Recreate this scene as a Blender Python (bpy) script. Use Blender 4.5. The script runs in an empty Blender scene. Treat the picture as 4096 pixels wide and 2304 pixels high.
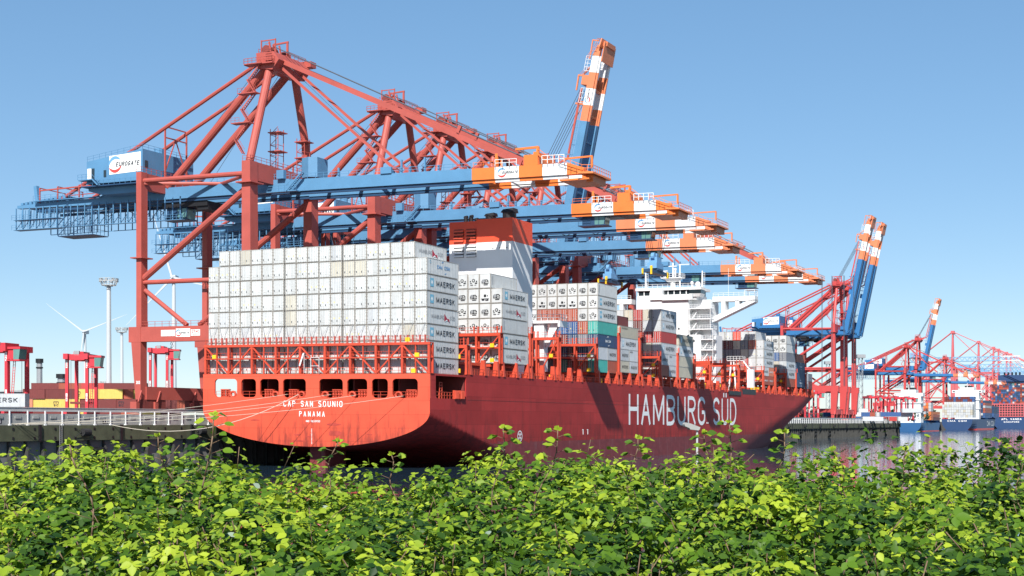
import bpy, math, random
import numpy as np
from mathutils import Vector, Matrix
random.seed(7); rng = np.random.default_rng(7)
SC = bpy.context.scene; COL = SC.collection
R = math.radians
# ------------------------------------------------------------------ camera, sky, sun
A = R(26.164); CA, SA = math.cos(A), math.sin(A)         # the quay runs 26 degrees to the right of the view
EYE = 8.2
cam = bpy.data.cameras.new('camera'); cam.sensor_width = 36; cam.lens = 5500/4096*36
cam.shift_y = (1690-1152)/4096; cam.clip_start = .2; cam.clip_end = 30000
co = bpy.data.objects.new('camera', cam); COL.objects.link(co); SC.camera = co
co.location = (0, 0, EYE); co.rotation_euler = (R(90), 0, 0)
SUN = Vector((-.125, -1.05, .91)).normalized()
w = bpy.data.worlds.new('World'); SC.world = w; w.use_nodes = True
nt = w.node_tree; bg = nt.nodes['Background']
sky = nt.nodes.new('ShaderNodeTexSky'); sky.sky_type = 'NISHITA'; sky.sun_disc = False
sky.sun_elevation = math.asin(SUN.z); sky.sun_rotation = math.atan2(SUN.x, SUN.y)
sky.altitude = 2000; sky.air_density = 1.0; sky.dust_density = 1.0; sky.ozone_density = 4
gm = nt.nodes.new('ShaderNodeGamma'); gm.inputs[1].default_value = .58; hv = nt.nodes.new('ShaderNodeHueSaturation'); hv.inputs['Saturation'].default_value = 1.39; hv.inputs['Hue'].default_value = .4985
nt.links.new(sky.outputs[0], gm.inputs[0]); nt.links.new(gm.outputs[0], hv.inputs['Color']); nt.links.new(hv.outputs[0], bg.inputs[0]); bg.inputs[1].default_value = .187
sl = bpy.data.lights.new('sun', 'SUN'); sl.energy = 5.0; sl.angle = R(.5); sl.color = (1, .965, .91)
so = bpy.data.objects.new('sun', sl); COL.objects.link(so); so.location = (-60, -200, 200)
so.rotation_euler = (-SUN).to_track_quat('-Z', 'Y').to_euler()
SC.view_settings.view_transform = 'Standard'; SC.view_settings.look = 'None'
SC.view_settings.gamma = 1; SC.view_settings.exposure = .62
SC.cycles.max_bounces = 6; SC.cycles.transparent_max_bounces = 8

# ------------------------------------------------------------------ frame of the quay: u to the water, v along the quay
X0, Y0, K = -13.93, 240.9, .0125     # K: the ship lists and the quay falls a little towards the water
def W(u, v, z): return Vector((X0+u*CA+v*SA, Y0-u*SA+v*CA, z-K*u))

# ------------------------------------------------------------------ materials
MATS = {}
def mat(name, col, rough=.5, var=.12, scale=.35, rust=0, rustcol=(.16, .07, .04), metal=0, bump=0, rand=0, stretch=(1, 1, 1), spec=.4, corr=0):
    m = bpy.data.materials.new(name); m.use_nodes = True; n = m.node_tree.nodes; l = m.node_tree.links
    b = n['Principled BSDF']; b.inputs['Roughness'].default_value = rough; b.inputs['Metallic'].default_value = metal
    b.inputs['Specular IOR Level'].default_value = spec
    tc = n.new('ShaderNodeTexCoord'); mp = n.new('ShaderNodeMapping'); l.new(tc.outputs['Object'], mp.inputs[0])
    mp.inputs['Scale'].default_value = stretch
    oi = n.new('ShaderNodeObjectInfo'); mu = n.new('ShaderNodeMath'); mu.operation = 'MULTIPLY'; mu.inputs[1].default_value = 97
    l.new(oi.outputs['Random'], mu.inputs[0]); l.new(mu.outputs[0], mp.inputs['Location'])
    tx = n.new('ShaderNodeTexNoise'); tx.inputs['Scale'].default_value = scale; tx.inputs['Detail'].default_value = 6
    tx.inputs['Roughness'].default_value = .62; l.new(mp.outputs[0], tx.inputs[0])
    hs = n.new('ShaderNodeHueSaturation'); hs.inputs['Color'].default_value = (*col, 1)
    mr = n.new('ShaderNodeMapRange'); mr.inputs[1].default_value = .25; mr.inputs[2].default_value = .75
    mr.inputs[3].default_value = 1-var; mr.inputs[4].default_value = 1+var; l.new(tx.outputs[0], mr.inputs[0])
    if rand:
        a = n.new('ShaderNodeMapRange'); a.inputs[3].default_value = 1-rand; a.inputs[4].default_value = 1+rand*.35
        l.new(oi.outputs['Random'], a.inputs[0]); p = n.new('ShaderNodeMath'); p.operation = 'MULTIPLY'
        l.new(a.outputs[0], p.inputs[0]); l.new(mr.outputs[0], p.inputs[1]); l.new(p.outputs[0], hs.inputs['Value'])
    else: l.new(mr.outputs[0], hs.inputs['Value'])
    out = hs.outputs[0]
    if rust:
        m2 = n.new('ShaderNodeMapping'); m2.inputs['Scale'].default_value = (1.6, 1.6, .16); l.new(tc.outputs['Object'], m2.inputs[0])
        l.new(mu.outputs[0], m2.inputs['Location'])
        t2 = n.new('ShaderNodeTexNoise'); t2.inputs['Scale'].default_value = .8; t2.inputs['Detail'].default_value = 8; t2.inputs['Roughness'].default_value = .7
        l.new(m2.outputs[0], t2.inputs[0]); r2 = n.new('ShaderNodeMapRange'); r2.inputs[1].default_value = .55; r2.inputs[2].default_value = .78
        r2.inputs[4].default_value = rust; l.new(t2.outputs[0], r2.inputs[0])
        mx = n.new('ShaderNodeMixRGB'); mx.inputs[2].default_value = (*rustcol, 1); l.new(r2.outputs[0], mx.inputs[0]); l.new(out, mx.inputs[1]); out = mx.outputs[0]
    l.new(out, b.inputs['Base Color'])
    if bump or corr:
        bp = n.new('ShaderNodeBump'); bp.inputs['Strength'].default_value = bump or .6; bp.inputs['Distance'].default_value = .05
        if corr:
            wv = n.new('ShaderNodeTexWave'); wv.bands_direction = 'Y'; wv.inputs['Scale'].default_value = corr; l.new(tc.outputs['Object'], wv.inputs[0]); l.new(wv.outputs[1], bp.inputs['Height'])
        else: l.new(tx.outputs[0], bp.inputs['Height'])
        l.new(bp.outputs[0], b.inputs['Normal'])
    MATS[name] = m; return m
M = MATS
mat('crane red', (.38, .078, .060), .5, .14, .25, rust=.25, rustcol=(.28, .07, .06))
mat('crane blue', (.085, .215, .365), .45, .10, .25, rust=.12, rustcol=(.13, .17, .22))
mat('crane deep blue', (.018, .055, .12), .5, .12, .4)  # deep blue steel, darkened further to put girder underside shade into the colour
mat('crane orange', (.70, .17, .035), .45, .10, .3, rust=.15, rustcol=(.5, .2, .1))
mat('funnel red', (.74, .075, .03), .45, .06, .3)
mat('white paint', (.66, .67, .67), .45, .05, .3, rust=.12, rustcol=(.5, .46, .4))
mat('shaded ship red', (.36, .035, .032), .55, .16, .18, rust=.6, rustcol=(.17, .03, .028), spec=.15)  # ship red darkened: the weaker light on the sides is in the colour
mat('sunlit ship red', (.63, .085, .042), .5, .10, .2, rust=.3, rustcol=(.45, .07, .05))  # same ship red, brighter: full sun on the stern is in the colour
def plates(name, axis, size, amt):
    m = M[name]; n = m.node_tree.nodes; l = m.node_tree.links; b = n['Principled BSDF']; src = b.inputs['Base Color'].links[0].from_socket
    tc = n.new('ShaderNodeTexCoord'); sp = n.new('ShaderNodeSeparateXYZ'); cb = n.new('ShaderNodeCombineXYZ'); l.new(tc.outputs['Object'], sp.inputs[0])
    l.new(sp.outputs[axis], cb.inputs[0]); l.new(sp.outputs['Z'], cb.inputs[1]); br = n.new('ShaderNodeTexBrick'); l.new(cb.outputs[0], br.inputs[0])
    br.inputs['Scale'].default_value = 1; br.inputs['Brick Width'].default_value = size[0]; br.inputs['Row Height'].default_value = size[1]; br.inputs['Mortar Size'].default_value = .035
    br.inputs['Color1'].default_value = (1-amt,)*3+(1,); br.inputs['Color2'].default_value = (1+amt*.6,)*3+(1,); br.inputs['Mortar'].default_value = (.66,)*3+(1,)
    mx = n.new('ShaderNodeMixRGB'); mx.blend_type = 'MULTIPLY'; mx.inputs[0].default_value = 1; l.new(src, mx.inputs[1]); l.new(br.outputs[0], mx.inputs[2])
    # scuffs and grime that thicken towards the waterline, broken up by noise
    nz = n.new('ShaderNodeTexNoise'); mp = n.new('ShaderNodeMapping'); mp.inputs['Scale'].default_value = (.5, .5, .07); l.new(tc.outputs['Object'], mp.inputs[0]); l.new(mp.outputs[0], nz.inputs[0]); nz.inputs['Scale'].default_value = 1.6; nz.inputs['Detail'].default_value = 9; nz.inputs['Roughness'].default_value = .75
    zr = n.new('ShaderNodeMapRange'); zr.inputs[1].default_value = 13; zr.inputs[2].default_value = 3; zr.inputs[3].default_value = -.16; zr.inputs[4].default_value = .10; l.new(sp.outputs['Z'], zr.inputs[0])
    ad = n.new('ShaderNodeMath'); l.new(nz.outputs[0], ad.inputs[0]); l.new(zr.outputs[0], ad.inputs[1]); mr = n.new('ShaderNodeMapRange'); mr.inputs[1].default_value = .47; mr.inputs[2].default_value = .66; mr.inputs[4].default_value = .75; l.new(ad.outputs[0], mr.inputs[0])
    m2 = n.new('ShaderNodeMixRGB'); m2.inputs[2].default_value = (.12, .025, .022, 1); l.new(mr.outputs[0], m2.inputs[0]); l.new(mx.outputs[0], m2.inputs[1]); l.new(m2.outputs[0], b.inputs['Base Color'])
plates('shaded ship red', 'Y', (12, 2.6), .17); plates('sunlit ship red', 'X', (8, 2.4), .06)
mat('boot paint', (.17, .028, .03), .6, .25, .5, rust=.5, rustcol=(.34, .2, .2), stretch=(1, 1, 2))
mat('deck paint', (.50, .060, .028), .55, .18, .5, rust=.45, rustcol=(.3, .08, .05))
mat('dark deck', (.17, .035, .03), .7, .2, .5)
mat('black steel', (.012, .012, .014), .5, .2, 1)
mat('grey steel', (.30, .31, .32), .45, .15, 1, metal=.3)
mat('pale steel', (.42, .43, .42), .5, .12, .6, rust=.2)
mat('dark window', (.02, .03, .035), .08, 0, 1, spec=.8)
mat('green glass', (.10, .22, .20), .08, .1, 1, spec=.8)
mat('yellow paint', (.75, .48, .02), .5, .1, 1)
mat('concrete', (.30, .30, .285), .85, .25, .35, rust=.5, rustcol=(.13, .13, .11), bump=.3)
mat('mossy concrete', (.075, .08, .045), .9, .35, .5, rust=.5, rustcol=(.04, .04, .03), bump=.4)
mat('wet shaded concrete', (.018, .018, .017), .8, .4, .6, rust=.4, rustcol=(.02, .02, .02))  # near black: wet, with the deep shade below the quay put in
mat('pile concrete', (.045, .045, .042), .85, .3, .6, rust=.4, rustcol=(.05, .05, .04))  # fins darkened: shade below the quay is put into the colour
mat('rubber', (.02, .02, .021), .8, .3, 1)
mat('rope', (.50, .45, .36), .8, .1, 2)
mat('cable', (.06, .07, .09), .6, 0, 1)
mat('yard ground', (.17, .165, .16), .9, .2, .1)
mat('soil', (.05, .045, .03), .95, .3, 1.5)
mat('carrier red', (.50, .035, .05), .45, .1, .6)
mat('hazed white', (.45, .48, .50), .4, .04, .1)  # greyed white: distance haze is put into the colour
mat('letter white', (.80, .80, .78), .5, .06, .6)
mat('letter dark', (.015, .02, .03), .5, 0, 1)
mat('letter grey', (.16, .17, .19), .5, 0, 1)
mat('star blue', (.16, .42, .56), .5, .05, 1)
mat('sail red', (.35, .02, .045), .5, 0, 1)
mat('ring blue', (.13, .30, .52), .5, 0, 1)
mat('ring red', (.55, .06, .05), .5, 0, 1)
mat('sticker yellow', (.75, .65, .08), .5, 0, 1)
mat('frame rust', (.36, .345, .315), .7, .35, 2.2, rust=.8, rustcol=(.15, .075, .04), rand=.25)
CP = dict(white=(.54, .555, .55), cream=(.49, .46, .38), grey=(.46, .48, .50), pale=(.50, .52, .535), red=(.42, .05, .045), maroon=(.15, .032, .030),
          brown=(.36, .085, .05), navy=(.025, .06, .13), blue=(.04, .10, .25), teal=(.06, .36, .31), green=(.05, .22, .17), orange=(.62, .17, .05),
          yellow=(.62, .46, .11), beige=(.48, .44, .35), tan=(.55, .38, .18), scarlet=(.70, .07, .04), dim=(.16, .17, .20), salmon=(.55, .20, .12))
for k, c in CP.items(): mat('container '+k, c, .5, .10, .9, rust=.55, rustcol=(c[0]*.5+.05, c[1]*.42+.035, c[2]*.35+.025), rand=.16, corr=1.8, bump=.35)

# ------------------------------------------------------------------ mesh builder
def _arc(cx, cy, rx, ry, a0, a1, n=7): return [(cx+rx*math.cos(R(a0+(a1-a0)*k/n)), cy+ry*math.sin(R(a0+(a1-a0)*k/n))) for k in range(n+1)]
_O = _arc(.5, .72, .5, .28, 0, 180, 8)+_arc(.5, .28, .5, .28, 180, 360, 8)+[(1, .72)]
_S = _arc(.5, .75, .48, .25, 25, 270, 9)+_arc(.5, .25, .48, .25, 90, -155, 9)
_U = [(0, 1), (0, .3)]+_arc(.5, .3, .5, .3, 180, 360, 8)+[(1, 1)]
_P = [(0, 0), (0, 1), (.5, 1)]+_arc(.55, .76, .45, .24, 90, -90, 6)+[(0, .52)]
_D = [(0, 0), (0, 1), (.4, 1)]+_arc(.4, .5, .6, .5, 90, -90, 9)+[(0, 0)]
_C = _arc(.52, .72, .5, .28, 25, 180, 7)+_arc(.52, .28, .5, .28, 180, 335, 7)
GLY = dict(A=[[(0, 0), (.5, 1), (1, 0)], [(.2, .36), (.8, .36)]], B=[_P, [(0, .52)]+_arc(.52, .26, .48, .26, 90, -90, 6)+[(0, 0)]], C=[_C], D=[_D], E=[[(1, 1), (0, 1), (0, 0), (1, 0)], [(0, .52), (.85, .52)]],
    F=[[(1, 1), (0, 1), (0, 0)], [(0, .52), (.85, .52)]], G=[_C+[(1, .45), (.6, .45)]], H=[[(0, 0), (0, 1)], [(1, 0), (1, 1)], [(0, .52), (1, .52)]], I=[[(.5, 0), (.5, 1)]], K=[[(0, 0), (0, 1)], [(1, 1), (.05, .45)], [(.3, .6), (1, 0)]],
    L=[[(0, 1), (0, 0), (1, 0)]], M=[[(0, 0), (0, 1), (.5, .15), (1, 1), (1, 0)]], N=[[(0, 0), (0, 1), (1, 0), (1, 1)]], O=[_O], P=[_P], R=[_P, [(.45, .52), (1, 0)]], S=[_S], T=[[(0, 1), (1, 1)], [(.5, 1), (.5, 0)]], U=[_U], V=[[(0, 1), (.5, 0), (1, 1)]], Z=[[(0, 1), (1, 1), (0, 0), (1, 0)]])
GLY['\u00dc'] = [_U, [(.28, 1.14), (.28, 1.24)], [(.72, 1.14), (.72, 1.24)]]
GLY.update({'0': [_O], '1': [[(.2, .8), (.55, 1), (.55, 0)]], '2': [_arc(.5, .72, .48, .28, 170, -30, 7)+[(0, 0), (1, 0)]], '3': [_arc(.45, .75, .5, .25, 150, -80, 7)+_arc(.45, .26, .52, .26, 80, -150, 7)], '4': [[(.75, 0), (.75, 1), (0, .3), (1, .3)]],
    '5': [[(.95, 1), (.1, 1), (.05, .58)]+_arc(.45, .32, .52, .32, 110, -140, 8)], '6': [_arc(.5, .3, .48, .3, 0, 360, 12), [(.03, .35), (.35, .95), (.8, 1)]], '9': [_arc(.5, .7, .48, .3, 0, 360, 12), [(.97, .65), (.6, .05), (.2, 0)]], 'm': [[(0, 0), (0, 1), (.5, 1), (.5, 0)], [(.5, 1), (1, 1), (1, 0)]], 's': [_S], 'c': [_C]})
WID = dict(I=.25, M=1.25, m=1.3)
class MB:
    def __init__(s): s.v = []; s.f = []; s.m = []; s.c = 0
    def use(s, i): s.c = i; return s
    def face(s, pts):
        b = len(s.v); s.v += [tuple(p) for p in pts]; s.f.append(tuple(range(b, b+len(pts)))); s.m.append(s.c); return s
    def hexa(s, p):
        b = len(s.v); s.v += [tuple(q) for q in p]
        for f in ((0, 3, 2, 1), (4, 5, 6, 7), (0, 1, 5, 4), (1, 2, 6, 5), (2, 3, 7, 6), (3, 0, 4, 7)): s.f.append(tuple(b+i for i in f)); s.m.append(s.c)
        return s
    def box(s, x0, x1, y0, y1, z0, z1):
        return s.hexa([(x0, y0, z0), (x1, y0, z0), (x1, y1, z0), (x0, y1, z0), (x0, y0, z1), (x1, y0, z1), (x1, y1, z1), (x0, y1, z1)])
    def bar(s, p, q, w, h=None):
        p, q = Vector(p), Vector(q); d = (q-p); h = h or w
        if d.length < 1e-6: return s
        d.normalize(); a = Vector((0, 0, 1)) if abs(d.z) < .95 else Vector((1, 0, 0))
        x = d.cross(a).normalized()*(w/2); y = x.cross(d).normalized()*(h/2)
        return s.hexa([p-x-y, p+x-y, p+x+y, p-x+y, q-x-y, q+x-y, q+x+y, q-x+y])
    def tube(s, p, q, r, n=8, r2=None):
        p, q = Vector(p), Vector(q); d = (q-p).normalized(); a = Vector((0, 0, 1)) if abs(d.z) < .95 else Vector((1, 0, 0))
        x = d.cross(a).normalized(); y = x.cross(d); r2 = r if r2 is None else r2; b = len(s.v)
        for c, rr in ((p, r), (q, r2)):
            for i in range(n): t = 2*math.pi*i/n; s.v.append(tuple(c+x*(rr*math.cos(t))+y*(rr*math.sin(t))))
        for i in range(n): j = (i+1) % n; s.f.append((b+i, b+j, b+n+j, b+n+i)); s.m.append(s.c)
        s.f.append(tuple(b+i for i in range(n-1, -1, -1))); s.f.append(tuple(b+n+i for i in range(n))); s.m += [s.c]*2
        return s
    def path(s, pts, r, n=5):
        for a, b in zip(pts, pts[1:]): s.tube(a, b, r, n)
        return s
    def prism(s, poly, ax, a, b):
        mk = {'x': lambda t, p: (t, p[0], p[1]), 'y': lambda t, p: (p[0], t, p[1]), 'z': lambda t, p: (p[0], p[1], t)}[ax]
        k = len(s.v); n = len(poly); s.v += [mk(a, p) for p in poly]+[mk(b, p) for p in poly]
        s.f.append(tuple(k+i for i in range(n-1, -1, -1))); s.f.append(tuple(k+n+i for i in range(n)))
        for i in range(n): j = (i+1) % n; s.f.append((k+i, k+j, k+n+j, k+n+i))
        s.m += [s.c]*(n+2); return s
    def rail(s, pts, h=1.1, step=2.2, t=.06):
        for p, q in zip(pts, pts[1:]):
            p, q = Vector(p), Vector(q); n = max(1, int((q-p).length/step))
            for i in range(n+1): c = p.lerp(q, i/n); s.bar(c, c+Vector((0, 0, h)), t)
            for k in (.5, 1): s.bar(p+Vector((0, 0, h*k)), q+Vector((0, 0, h*k)), t)
        return s
    def stair(s, p, q, wd=(0, .8, 0), n=10, t=.12):
        p, q, wd = Vector(p), Vector(q), Vector(wd)
        for o in (wd*0, wd): s.bar(p+o, q+o, t, .25); s.bar(p+o+Vector((0, 0, 1)), q+o+Vector((0, 0, 1)), .06)
        for i in range(n+1): c = p.lerp(q, i/n); s.bar(c, c+wd, .22, .05)
        return s
    def text(s, st, o, xd, yd, wd, ht, i, off=0., sp=1., shear=0., th=.17, gap=.34):
        # monoline letters: th is the stroke as a share of the height
        o, xd, yd = Vector(o), Vector(xd).normalized(), Vector(yd).normalized(); nz = xd.cross(yd); T = th*ht
        ws = [WID.get(c, 1.) if c != ' ' else .75 for c in st]; g = gap*sp; a = wd/(sum(ws)+g*(len(st)-1)); x = 0; lay = 0
        for c, w_ in zip(st, ws):
            cw = w_*a; h = T/2; aw, ah = max(cw-T, cw*.05), ht-T
            for pl in GLY.get(c, ()):
                pp = [Vector((x+h+p[0]*aw, h+p[1]*ah)) for p in pl]
                for p, q in zip(pp, pp[1:]):
                    d = (q-p); 
                    if d.length < 1e-6: continue
                    d = d.normalized(); n_ = Vector((-d.y, d.x))*h; e = d*h*.55; lay += 1; r = [p-e-n_, q+e-n_, q+e+n_, p-e+n_]; b = len(s.v)
                    for k in r: s.v.append(tuple(o+xd*(k.x+shear*k.y)+yd*k.y+nz*(.0015*(lay % 7))))
                    s.f.append((b, b+1, b+2, b+3)); s.m.append(i)
            x += cw+g*a
        return s
    def arc(s, o, xd, yd, r0, r1, a0, a1, i, n=14, taper=False):
        o, xd, yd = Vector(o), Vector(xd).normalized(), Vector(yd).normalized(); b = len(s.v)
        for k in range(n+1):
            t = R(a0+(a1-a0)*k/n); q = (math.sin(math.pi*k/n)**.6 if taper else 1)
            for rr in (r1-(r1-r0)*q, r1): s.v.append(tuple(o+xd*rr*math.cos(t)+yd*rr*math.sin(t)))
        for k in range(n): s.f.append((b+2*k, b+2*k+1, b+2*k+3, b+2*k+2)); s.m.append(i)
        return s
    def mesh(s, name, mats, shear=False, smooth=False):
        me = bpy.data.meshes.new(name); v = [(x, y, z-K*x) for x, y, z in s.v] if shear else s.v
        me.from_pydata(v, [], s.f)
        for m in mats: me.materials.append(M[m])
        me.polygons.foreach_set('material_index', s.m)
        if smooth: me.polygons.foreach_set('use_smooth', [True]*len(s.f))
        me.update(); return me
    def build(s, name, mats, parent=None, shear=True, smooth=False, loc=None):
        return link(name, s.mesh(name, mats, shear, smooth), parent, loc)
def link(name, me, parent=None, loc=None):
    o = bpy.data.objects.new(name, me); COL.objects.link(o); o.parent = parent
    if loc: o.location = loc
    return o
def tag(o, label, cat, group=None, kind=None):
    if label: o['label'] = label
    if cat: o['category'] = cat
    if group: o['group'] = group
    if kind: o['kind'] = kind
    return o
def thing(name, label, cat, loc=(0, 0, 0), rz=-A, group=None):
    o = bpy.data.objects.new(name, None); COL.objects.link(o); o.location = loc; o.rotation_euler = (0, 0, rz); o.empty_display_size = .5
    return tag(o, label, cat, group)
def kids(o): return [c for c in bpy.data.objects if c.parent == o]
def copy_tree(o, parent=None):
    c = o.copy(); COL.objects.link(c); c.parent = parent
    for k in list(o.children): copy_tree(k, c)
    return c
ORD = 'zero first second third fourth fifth sixth seventh eighth ninth tenth eleventh twelfth thirteenth fourteenth fifteenth sixteenth seventeenth eighteenth nineteenth'.split()

# logos: flat marks drawn on a plane at o with axes xd, yd
def ring_logo(mb, o, xd, yd, h, ib, ir, it, wd=None, tw=None):
    o, x, y = Vector(o), Vector(xd).normalized(), Vector(yd).normalized()
    c = o+x*h*.42+y*h*.5
    mb.arc(c, x, y, h*.27, h*.44, 30, 190, ib, taper=True); mb.arc(c, x, y, h*.27, h*.44, 200, 350, ir, taper=True)
    mb.text('EUROGATE', o+x*h*.46+y*h*.38, x, y, tw or h*1.15, h*.24, it, shear=.25, th=.2, gap=.25)
def star_logo(mb, o, xd, yd, s, ib, iw):
    o, x, y = Vector(o), Vector(xd).normalized(), Vector(yd).normalized()
    n = x.cross(y)*.012
    mb.use(ib).face([o, o+x*s*.8, o+x*s*.8+y*s, o+y*s]); c = o+x*s*.4+y*s*.5+n; p = []
    for k in range(14):
        r = s*(.36 if k % 2 == 0 else .13); t = math.pi/2+math.pi*k/7; p.append(c+x*r*math.cos(t)+y*r*math.sin(t))
    for k in range(14): mb.use(iw).face([c, p[k], p[(k+1) % 14]])

# ------------------------------------------------------------------ water, ground
def sheet(name, pts, m, kind='structure', label=None):
    mb = MB().face(pts); return tag(mb.build(name, [m], shear=False), label, None, kind=kind)
wm = bpy.data.materials.new('harbour water'); wm.use_nodes = True; n = wm.node_tree.nodes; l = wm.node_tree.links
b = n['Principled BSDF']; b.inputs['Base Color'].default_value = (.022, .048, .075, 1); b.inputs['Roughness'].default_value = .06; b.inputs['IOR'].default_value = 1.33
tc = n.new('ShaderNodeTexCoord'); bp = n.new('ShaderNodeBump'); bp.inputs['Strength'].default_value = .24; bp.inputs['Distance'].default_value = .25
mp = n.new('ShaderNodeMapping'); mp.inputs['Scale'].default_value = (1, .55, 1); l.new(tc.outputs['Object'], mp.inputs[0])
t1 = n.new('ShaderNodeTexNoise'); t1.inputs['Scale'].default_value = .4; t1.inputs['Detail'].default_value = 5; l.new(mp.outputs[0], t1.inputs[0])
l.new(t1.outputs[0], bp.inputs['Height']); l.new(bp.outputs[0], b.inputs['Normal']); M['harbour water'] = wm
sheet('water', [(-6000, -60, 0), (6000, -60, 0), (6000, 14000, 0), (-6000, 14000, 0)], 'harbour water')
GZ = 9.1
q0, q1, q2, q3 = W(-52.6, -230, 0), W(-52.6, 722, 0), W(-900, 722, 0), W(-900, -230, 0)
mb = MB().prism([(p.x, p.y) for p in (q0, q3, q2, q1)], 'z', -2, GZ)
tag(mb.build('quay_ground', ['yard ground'], shear=False), None, None, kind='structure')
mb = MB()
for (y0, z0), (y1, z1) in zip([(-60, 6.7), (12, 6.6), (40, 3), (60, 2.6), (72, -1)], [(12, 6.6), (40, 3), (60, 2.6), (72, -1), (74, -3)]):
    mb.face([(-400, y0, z0), (400, y0, z0), (400, y1, z1), (-400, y1, z1)])
tag(mb.build('river_bank', ['soil'], shear=False), None, None, kind='structure')

# ------------------------------------------------------------------ quay wall
qw = thing('quay_wall', 'long concrete quay wall with white posts, mossy band and dark fins above the water', 'quay wall', W(0, 0, 0))
V0, V1 = -120, 720
mb = MB()
for v in np.arange(V0, V1, 3.86):
    if v > 460 or v < 130: mb.box(-52.62, -52.02, v+.06, v+3.72, 7.1, 9.0); mb.box(-52.06, -51.9, v+1.2, v+2.5, 8.2, 8.62)
    else: mb.box(-52.62, -52.02, v+.06, v+3.8, 7.1, 9.0)
mb.build('parapet', ['concrete'], qw)
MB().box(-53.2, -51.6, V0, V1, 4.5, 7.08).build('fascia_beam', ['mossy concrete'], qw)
mb = MB()
for v in np.arange(V0, V1, 19.3): mb.box(-51.58, -51.3, v+2, v+2.5, 4.4, 7.2)
for v in np.arange(V0, V1, 4.6): mb.box(-51.6, -51.52, v, v+.35, 6.3, 6.7); mb.box(-51.6, -51.52, v, v+.35, 4.8, 5.2)
mb.build('cleats', ['black steel'], qw)
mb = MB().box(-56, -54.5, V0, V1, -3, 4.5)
mb.build('back_wall', ['wet shaded concrete'], qw)
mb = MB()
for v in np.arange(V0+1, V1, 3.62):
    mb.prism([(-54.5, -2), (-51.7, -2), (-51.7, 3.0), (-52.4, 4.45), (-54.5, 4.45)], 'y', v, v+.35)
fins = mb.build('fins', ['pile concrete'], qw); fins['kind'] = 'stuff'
mb = MB().box(-52.75, -52.3, V0, V1, 9.36, 9.98); mb.box(-52.85, -52.2, V0, V1, 9.98, 10.06)
mb.build('flood_rail', ['pale steel'], qw)
mb = MB()
for v in np.arange(V0, V1, 3.86):
    if -70 < v < 60: MB().box(-51.98, -51.8, v-.09, v+.09, 7.1, 9.5).box(-52.05, -51.7, v-.2, v+.2, 7.06, 7.3).build('post', ['white paint'], qw)
    else: mb.box(-51.98, -51.8, v-.09, v+.09, 7.1, 9.5)
mb.build('far_posts', ['white paint'], qw)['kind'] = 'stuff'
mb = MB()
for k, v in enumerate(np.arange(-62, 720, 31)):
    f = MB().tube((-51.2, v-.1, 5.9), (-51.2, v+1.6, 5.9), .62, 12).tube((-51.2, v-.14, 5.9), (-51.2, v+1.64, 5.9), .28, 10)
    f.path([(-51.5, v-1.6, 6.7), (-51.2, v-.3, 6.0), (-51.5, v-1.6, 5.0)], .06).build('fender', ['rubber'], qw)
for v in (-61, -30, 455, 486, 517):
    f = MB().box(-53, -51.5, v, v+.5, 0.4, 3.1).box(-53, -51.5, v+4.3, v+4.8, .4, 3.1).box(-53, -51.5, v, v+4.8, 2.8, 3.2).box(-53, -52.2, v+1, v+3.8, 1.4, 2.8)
    f.use(1).tube((-51.9, v+1.6, 1.4), (-51.9, v+3.6, 1.4), .5, 12).build('fender_box', ['wet shaded concrete', 'rubber'], qw)
mb = MB()
for v in (-36.1, ):
    for s in (0, .5): mb.bar((-51.45, v+s, -.5), (-51.45, v+s, 7.3), .07)
    for z in np.arange(0, 7, .35): mb.bar((-51.45, v, z), (-51.45, v+.5, z), .05)
mb.build('ladder', ['grey steel'], qw)
mb = MB()
for st, v in (('125', -50.1), ('130', -25.4)):
    mb.use(1).face([(-52.0, v, 7.35), (-52.0, v+1.9, 7.35), (-52.0, v+1.9, 8.05), (-52.0, v, 8.05)]); mb.text(st, (-51.98, v+.25, 7.42), (0, 1, 0), (0, 0, 1), 1.4, .56, 0)
mb.build('number_plate', ['letter white', 'letter dark'], qw)

# ------------------------------------------------------------------ containers
CW, CH = 2.42, 2.835
CM = {}
def cbody(L, paint):
    k = ('b', round(L, 2), paint)
    if k not in CM:
        mb = MB().box(-CW/2+.04, CW/2-.04, .04, L-.04, .1, CH-.03); h = CW/2
        mb.use(1)
        for x in (-h, h-.13):
            for y in (0, L-.15): mb.box(x, x+.13, y, y+.15, 0, CH)
            for z in (0, CH-.1): mb.box(x+.005, x+.125, .15, L-.15, z+.01, z+.09)
        for y in (.004, L-.124):
            for z in (0, CH-.1): mb.box(-h+.13, h-.13, y, y+.12, z+.01, z+.095)
        mb.use(0)
        for q in range(int(L/.62)):                                  # corrugation of the long sides and roof
            y = .3+q*.62
            for sx in (-1, 1): mb.box(sx*(h-.045)-.02, sx*(h-.045)+.02, y, y+.3, .16, CH-.13)
        CM[k] = mb.mesh('shipping_container', ['container '+paint, 'frame rust' if paint in ('white', 'cream', 'pale', 'beige') else 'container '+paint])
    return CM[k]
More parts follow.
